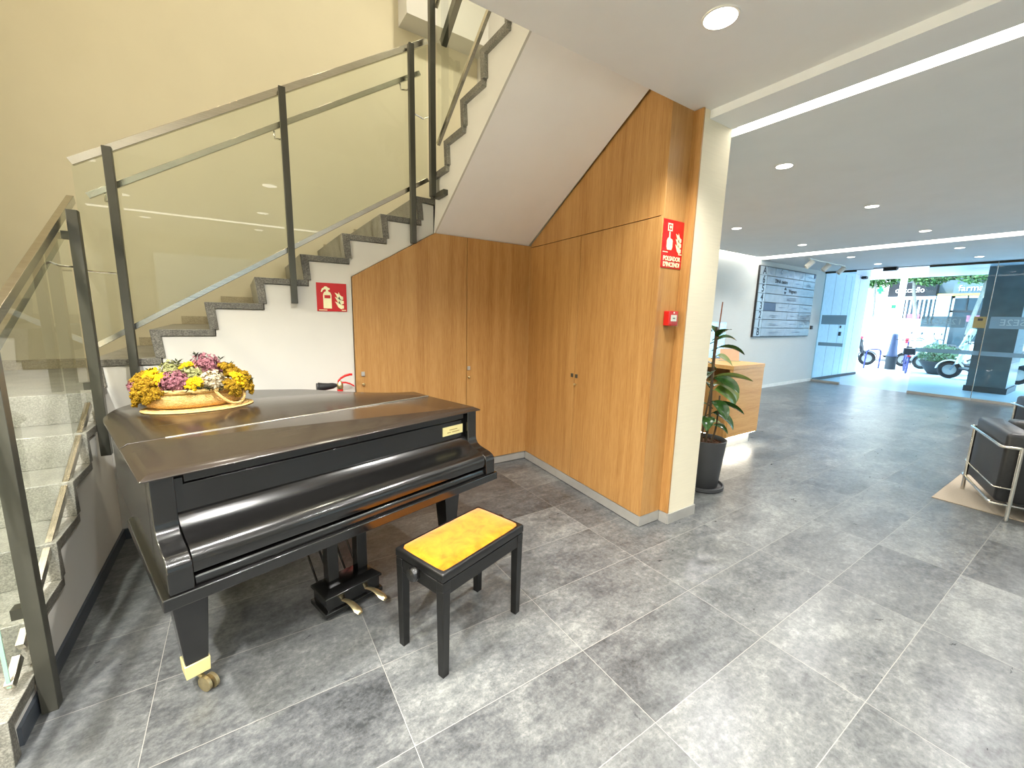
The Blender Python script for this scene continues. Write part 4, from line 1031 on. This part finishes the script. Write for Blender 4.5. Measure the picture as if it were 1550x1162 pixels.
o = mb.build('trim_4', M['ext_grey']); o['kind'] = 'structure'
struct('baseboard_porch', MB().box(12.52, 15.53, YB-.02, YB-.0098, 0, .075), M['darkgrey'])
MB().box(13.80, 13.88, YB-.05, YB-.011, 1.17, 1.28).build('handle', M['rubber'], wp, bevel=.006)
MB().box(13.81, 13.87, YB-.035, YB-.011, 1.38, 1.45).build('lock', M['rubber'], wp, bevel=.006)
tag(MB().box(14.82, 14.98, YB-.12, YB-.011, 2.765, 2.84).build('security_camera', M['rubber'], bevel=.01), 'small black security camera under the porch ceiling', 'camera')
pil = thing('pillar', 'dark stone clad pillar outside the glass front', 'pillar', (15, 1.83, 0), 0)
pil['kind'] = 'structure'
MB().box(14.4, 15.6, 1.52, 2.14, .13, 2.87).build('shaft', M['stonedark'], pil)
MB().box(14.36, 15.64, 1.49, 2.17, 0, .13).build('base', M['bollard2'], pil)
mb = MB()
for z in (.72, 1.5, 2.2): mb.box(14.398, 15.602, 1.518, 2.142, z-.002, z+.002)
mb.build('stone_joint', M['ext_grey'], pil)

bl = thing('bollard', 'dark iron bollard on the pavement beyond the open entrance', 'bollard', (18.6, 4.60, 0), 0)
MB().lathe([(.001, 0), (.145, 0), (.145, .43), (.12, .44)], (18.6, 4.60, 0), 20).build('base', M['bollard2'], bl)
MB().lathe([(.155, .44), (.155, .47), (.13, .50), (.085, 1.10), (.08, 1.18), (.05, 1.21), (.001, 1.215)], (18.6, 4.60, 0), 20).build('post', M['bollard'], bl)
lpst = thing('street_pole', 'cream lamp pole standing behind the iron bollard', 'pole', (20.0, 4.97, 0), 0)
MB().lathe([(.001, 0), (.13, 0), (.12, .3), (.095, .4), (.09, 5)], (20, 4.97, 0), 18).build('pole', M['creampole'], lpst)

def wheel(mb_t, mb_r, c, r, w):
    c = Vector(c)
    mb_t.tube([c+Vector((r*math.cos(k*PI/12), 0, r*math.sin(k*PI/12))) for k in range(24)], w, 8, closed=True)
    mb_r.lathe([(.03, -.03), (.05, -.03), (r*.8, -.012), (r*.82, .012), (.05, .03), (.03, .03)], c, 18, Rx(PI/2))
def scooter(loc, rz, label, col, shield=True):
    t = thing('motor_scooter', label, 'scooter', loc, rz, 'scooters parked along the street')
    for x in (.66, -.62):
        a, b = MB(), MB(); wheel(a, b, (x, 0, .25), .20, .055); o = a.build('tyre', M['rubber'], t, local=True); b.build('rim', M['alu'], o, local=True)
    rr = lambda x, hw, z0, z1: [(x, -hw, z0), (x, -hw*1.05, (z0+z1)/2), (x, -hw*.6, z1), (x, hw*.6, z1), (x, hw*1.05, (z0+z1)/2), (x, hw, z0)]
    # front fender
    MB().loft([[(.66+.30*math.cos(a)*s, y, .25+.30*math.sin(a)*s) for y, s in ((-.085, .9), (-.06, 1), (.06, 1), (.085, .9))] for a in [PI*(.02+.92*k/10) for k in range(11)]], closed=False, caps=False).build('front_fender', col, t, local=True)
    MB().tube([(.64, .08, .25), (.48, .07, .62), (.40, .03, .95)], .022, 8).tube([(.64, -.08, .25), (.48, -.07, .62), (.40, -.03, .95)], .022, 8).build('fork', M['moto_grey'], t, local=True)
    MB().loft([rr(.56, .12, .42, .50), rr(.50, .20, .44, .78), rr(.43, .22, .50, .98), rr(.36, .16, .80, 1.04)]).build('front_shield', col, t, local=True)
    MB().loft([rr(.46, .20, .28, .36), rr(.20, .20, .26, .34), rr(-.05, .18, .26, .36)]).build('floorboard', M['moto_black'], t, local=True)
    MB().loft([rr(.02, .12, .30, .66), rr(-.15, .17, .36, .72), rr(-.45, .18, .42, .76), rr(-.75, .12, .56, .76), rr(-.92, .06, .64, .74)]).build('body', col, t, local=True)
    MB().loft([rr(.05, .11, .68, .76), rr(-.2, .15, .72, .82), rr(-.55, .15, .75, .86), rr(-.80, .09, .76, .85)]).build('seat', M['moto_black'], t, local=True)
    MB().ell((-.93, 0, .70), (.03, .07, .04), 10, 6).build('tail_light', M['taillight'], t, local=True)
    MB().tube(catmull([(.30, -.34, 1.02), (.36, -.2, 1.05), (.38, 0, 1.02), (.36, .2, 1.05), (.30, .34, 1.02)], 4), .016, 8).build('handlebar', M['moto_black'], t, local=True)
    MB().ell((.50, 0, .92), (.06, .10, .07), 12, 8).build('headlight', M['whiteplastic'], t, local=True)
    for y in (-.28, .28):
        MB().tube([(.36, y*.8, 1.05), (.38, y, 1.20)], .006, 6).ell((.37, y*1.05, 1.23), (.015, .06, .045), 10, 6).build('mirror', M['moto_black'], t, local=True)
    if shield: MB().loft([[(.50, -.16, .98), (.54, 0, .98), (.50, .16, .98)], [(.36, -.20, 1.42), (.41, 0, 1.46), (.36, .20, 1.42)]], closed=False, caps=False).build('windshield', M['glass_edge'], t, local=True)
    MB().tube([(-.2, -.16, .28), (-.5, -.17, .26), (-.85, -.18, .34)], [.025, .045, .05], 10).build('exhaust', M['moto_grey'], t, local=True)
    MB().tube([(.0, .12, .30), (.02, .22, .02)], .012, 6).build('side_stand', M['moto_black'], t, local=True)
    return t
scooter((17.35, 2.30, 0), PI/2+.05, 'white scooter with its front wheel showing left of the stone pillar', M['moto_white'])
scooter((18.9, 2.55, 0), PI/2-.35, 'white scooter with tall windshield behind the nearest white scooter', M['moto_white'])
scooter((20.3, 3.55, 0), PI/2+.5, 'grey scooter with black seat in the row beyond the planter', M['moto_grey'], False)
scooter((20.9, 4.25, 0), PI/2+.7, 'white scooter behind the bicycle in the far row', M['moto_white'], False)
scooter((18.35, .95, 0), PI/2+.1, 'dark scooter right of the stone pillar', M['moto_black'], False)
scooter((19.3, 6.15, 0), -PI/2+.3, 'dark scooter half hidden behind the porch wall', M['moto_black'], False)

bc = thing('bicycle', 'dark blue bicycle parked beside the bollard', 'bicycle', (18.0, 4.08, 0), .28)
for x in (-.5, .5):
    a, b = MB(), MB(); c = Vector((x, 0, .30))
    a.tube([c+Vector((.28*math.cos(k*PI/14), 0, .28*math.sin(k*PI/14))) for k in range(28)], .024, 8, closed=True)
    for k in range(10): b.tube([c, c+Vector((.27*math.cos(k*PI/5), 0, .27*math.sin(k*PI/5)))], .003, 4)
    b.lathe([(.03, -.04), (.03, .04)], c, 12, Rx(PI/2))
    o = a.build('tyre', M['moto_blue'], bc, local=True); b.build('spokes', M['chrome'], o, local=True)
mb = MB()
for pq in (((-.5, .05, .30), (-.1, 0, .30)), ((-.1, 0, .30), (-.2, 0, .78)), ((-.1, 0, .30), (.36, 0, .75)), ((-.17, 0, .68), (.34, 0, .82)), ((-.5, .05, .3), (-.18, 0, .7)), ((.5, .04, .3), (.36, 0, .75)), ((.36, 0, .75), (.32, 0, .98))): mb.tube(pq, .02, 8)
mb.build('frame', M['moto_blue'], bc, local=True)
MB().loft([[(-.33, -.08, .80), (-.33, .08, .80), (-.33, .06, .84), (-.33, -.06, .84)], [(-.1, -.02, .80), (-.1, .02, .80), (-.1, .02, .84), (-.1, -.02, .84)]]).build('saddle', M['rubber'], bc, local=True)
MB().tube([(.20, -.30, 1.03), (.30, -.22, 1.03), (.33, 0, 1.0), (.30, .22, 1.03), (.20, .30, 1.03)], .014, 8).build('handlebar', M['rubber'], bc, local=True)
MB().box(-.75, -.40, -.14, .14, .60, .80).build('rear_box', M['moto_black'], bc, local=True, bevel=.02)
MB().ell((-.77, 0, .56), (.02, .05, .03), 8, 6).build('tail_light', M['taillight'], bc, local=True)
MB().tube([(-.1, -.10, .30), (-.02, -.10, .22)], .012, 6).tube([(-.1, .10, .30), (-.18, .10, .38)], .012, 6).build('pedal', M['rubber'], bc, local=True)

plr = thing('planter', 'stone planter bowl with green shrubs near the parked scooters', 'planter', (18.35, 3.42, 0), 0)
MB().lathe([(.001, 0), (.18, 0), (.22, .04), (.42, .36), (.45, .40), (.41, .41), (.38, .36)], (18.35, 3.42, 0), 28).build('bowl', M['bollard2'], plr)
def leafcloud(mb, c, r, n, s, rd):
    for i in range(n):
        d = Vector((rd.gauss(0, 1), rd.gauss(0, 1), rd.gauss(0, 1))).normalized(); k = rd.random()**.4
        p = Vector(c)+Vector((d.x*r[0]*k, d.y*r[1]*k, d.z*r[2]*k)); a = Vector((rd.gauss(0, 1), rd.gauss(0, 1), rd.gauss(0, 1))).normalized(); b = a.orthogonal().normalized()
        z = rd.uniform(.7, 1.3)*s
        mb.add([p-a*z, p+b*z*.5, p+a*z, p-b*z*.5], [(0, 1, 2, 3)])
    return mb
rd = random.Random(11)
leafcloud(MB(), (18.35, 3.42, .62), (.48, .50, .34), 900, .05, rd).build('shrub', M['shrub'], plr)

vn = thing('van', 'white van parked across the street behind the pole', 'van', (23, 5.8, 0), 0)
vr_ = lambda x, hw, z0, z1, c=5.78: [(x, c-hw, z0), (x, c-hw*1.02, z0+(z1-z0)*.5), (x, c-hw*.92, z1-.06), (x, c-hw*.8, z1), (x, c+hw*.8, z1), (x, c+hw*.92, z1-.06), (x, c+hw*1.02, z0+(z1-z0)*.5), (x, c+hw, z0)]
MB().loft([vr_(22, .82, .30, 1.68), vr_(22.06, .86, .26, 1.76), vr_(24.6, .86, .26, 1.78), vr_(25.2, .85, .26, 1.2), vr_(26.0, .80, .28, 1.0), vr_(26.1, .75, .34, .8)]).build('body', M['moto_white'], vn)
for y in (5.02, 6.54):
    for x in (22.7, 25.4):
        a, b = MB(), MB(); wheel(a, b, (x, y, .30), .24, .07); o = a.build('tyre', M['rubber'], vn); b.build('hubcap', M['alu'], o)
for y in (5.06, 6.5): MB().box(21.975, 22.02, y-.05, y+.05, .80, 1.0).build('tail_light', M['taillight'], vn)
MB().box(21.975, 22.0, 5.774, 5.786, .45, 1.66).build('door_gap', M['moto_grey'], vn)
MB().box(21.96, 22.06, 5.0, 6.56, .26, .42).build('bumper', M['moto_grey'], vn)
MB().box(21.968, 21.99, 5.56, 6.0, .62, .74).build('number_plate', M['whiteplastic'], vn)
rk = thing('bicycle_rack', 'low blue steel bicycle hoop on the pavement by the porch wall', 'bicycle rack', (18, 5.05, 0), 0)
MB().tube(catmull([(18, 5.14, 0), (18, 5.13, .45), (18.02, 5.10, .62), (18.25, 5.0, .66), (18.5, 4.9, .62), (18.5, 4.88, .4), (18.5, 4.88, 0)], 4), .022, 8).build('hoop', M['moto_blue'], rk)

def tree(x, y, h, label, lean=.2, n=6000):
    t = thing('street_tree', label, 'tree', (x, y, 0), 0, 'street trees before the shops')
    MB().tube(catmull([(x, y, 0), (x+.03, y+.02, 1.2), (x, y+lean*.4, 2.2), (x+.05, y+lean, 3.2), (x, y+lean*1.2, h)], 4), [.10-.003*i for i in range(17)], 10).build('trunk', M['bark'], t)
    mb = MB()
    for i in range(9):
        leafcloud(mb, (x+rd.uniform(-.4, .4), y+lean+rd.uniform(-.75, .75), h+rd.uniform(-.2, .9)), (.6, .75, .5), n//9, .085, rd)
    mb.build('foliage', M['foliage'], t)
tree(27.4, 6.1, 3.9, 'slim street tree with forked leafy crown in front of the left shop', .3)
tree(27.6, 4.35, 3.95, 'leafy street tree between the two shop signs', -.2)
tree(27.8, 7.9, 4.0, 'leafy street tree left of the lamp pole', .1)
tree(27.5, 2.6, 3.95, 'leafy street tree before the right shop sign', .1)

bd = thing('shop_building', 'row of shops with dark and pale sign fascias across the street', 'building', (30, 5, 0), 0)
MB().box(30.3, 34, -8, 18, 0, 12).build('wall', M['ext_grey'], bd)
MB().box(29.9, 30.35, 8.0, 9.1, 0, 5).build('pilaster', M['wht_ext'], bd)
MB().box(29.9, 30.35, 5.55, 6.05, 0, 3.05).build('pilaster', M['panelblue'], bd)
fa = MB().box(29.85, 30.35, 6.1, 7.98, 3.02, 3.72).build('fascia', M['dark_ext'], bd)
text('sign_lettering', 'ouccadlo', .40, M['wht_ext'], frame((29.84, 7.12, 3.34), (0, -1, 0), (0, 0, 1)), fa, extrude=.02, sx=.8)
MB().box(29.95, 30.35, 6.1, 7.98, 2.86, 3.02).build('lintel', M['wht_ext'], bd)
sw = MB().box(30.1, 30.35, 6.1, 7.3, .3, 2.86).build('shop_window', M['ext_glass'], bd)
for k in range(7): MB().box(30.06, 30.10, 6.15+k*.17, 6.22+k*.17, .3, 2.86).build('curtain', M['wht_ext'], sw)
MB().box(30.05, 30.35, 7.3, 7.98, 0, 2.86).build('white_panel', M['wht_ext'], bd)
MB().box(30.03, 30.05, 7.62, 7.80, 2.4, 2.58).build('round_logo', M['green'], bd)
MB().box(30.02, 30.06, 6.6, 7.1, 1.75, 2.1).build('poster', M['poster'], sw)
fb = MB().box(29.85, 30.35, 3.6, 5.5, 3.12, 3.62).build('fascia', M['ext_grey'], bd)
text('sign_lettering', 'farmac', .40, M['wht_ext'], frame((29.84, 4.82, 3.36), (0, -1, 0), (0, 0, 1)), fb, extrude=.02, sx=.95)
MB().box(29.9, 30.35, 3.6, 6.05, 3.02, 3.12).build('sign_ledge', M['yellowsign'], bd)
dr = MB().box(30.1, 30.35, 4.2, 5.5, 0, 3.0).build('shop_door', M['ext_glass'], bd)
for a, b, c, d in ((5.42, 5.5, 0, 3.0), (4.2, 5.5, 2.9, 3.0), (4.2, 5.5, 2.2, 2.3), (4.95, 5.0, 2.3, 3.0)): MB().box(30.05, 30.1, a, b, c, d).build('door_frame', M['wht_ext'] if c == 0 or c > 2.5 else M['dark_ext'], dr)
MB().box(30.0, 30.08, 4.3, 4.9, 1.75, 2.05).build('poster', M['poster'], dr)
MB().box(30.1, 30.35, -2, 4.2, .2, 3.0).build('shop_window', M['ext_glass'], bd)
MB().box(30.0, 30.35, 9.1, 12, 0, 2.9).build('shutter', M['dark_ext'], bd)
MB().box(29.95, 30.0, 9.2, 10.5, 1.6, 2.2).build('poster', M['poster'], bd)
pc = thing('pharmacy_cross', 'green pharmacy cross sign on the white pilaster', 'shop sign', (29.6, 8.2, 3.36), 0)
MB().box(29.45, 29.9, 8.16, 8.22, 3.30, 3.36).build('bracket', M['ext_grey'], pc)
cc = lambda pts: [(8.24+(y-8.21)*.62, 3.36+(z-3.36)*.8) for y, z in pts]
MB().prism(cc([(8.0, 3.25), (8.1, 3.25), (8.1, 3.10), (8.3, 3.10), (8.3, 3.25), (8.42, 3.25), (8.42, 3.47), (8.3, 3.47), (8.3, 3.62), (8.1, 3.62), (8.1, 3.47), (8.0, 3.47)]), 0, 29.40, 29.50).build('cross', M['green'], pc)
tag(MB().box(29.84, 29.898, 8.42, 8.75, 2.78, 2.98).build('street_sign', M['yellowsign']), 'small yellow plate below the pharmacy cross', 'sign')

# ------------------------------------------------------------------ daylight
w = bpy.data.worlds.new('World'); SC.world = w; w.use_nodes = True
bg = w.node_tree.nodes['Background']; bg.inputs[0].default_value = (.55, .79, 1, 1); bg.inputs[1].default_value = 8
sun = bpy.data.lights.new('sun', 'SUN'); sun.energy = 13; sun.angle = .02; sun.color = (1, .96, .88)
so = bpy.data.objects.new('sun', sun); COL.objects.link(so)
so.rotation_euler = Vector((0, 0, -1)).rotation_difference(Vector((.30, -.45, -.85)).normalized()).to_euler()

# ------------------------------------------------------------------ camera
f, yaw, pit, rol = 621.426, 0.58355, 0.16455, -0.02423
cy_, sy_ = math.cos(yaw), math.sin(yaw)
fw = Vector((sy_*math.cos(pit), cy_*math.cos(pit), -math.sin(pit))); rt = Vector((cy_, -sy_, 0)); dn = fw.cross(rt)
r2 = rt*math.cos(rol)+dn*math.sin(rol); d2 = -rt*math.sin(rol)+dn*math.cos(rol)
cd = bpy.data.cameras.new('camera'); cd.sensor_width = 36; cd.lens = 36*f/1550; cd.clip_start = .02; cd.clip_end = 300
co = bpy.data.objects.new('camera', cd); COL.objects.link(co)
co.matrix_world = Matrix.Translation((0, 0, 1.5)) @ Matrix((r2, -d2, -fw)).transposed().to_4x4()
SC.camera = co
vs_ = SC.view_settings; SC.display_settings.display_device = 'sRGB'
vs_.view_transform = 'Standard'; vs_.look = 'None'; vs_.gamma = 1; vs_.exposure = 0.58; vs_.use_curve_mapping = False
SC.cycles.max_bounces = 8; SC.cycles.diffuse_bounces = 5; SC.cycles.glossy_bounces = 4; SC.cycles.transparent_max_bounces = 16
SC.cycles.caustics_reflective = False; SC.cycles.sample_clamp_indirect = 8
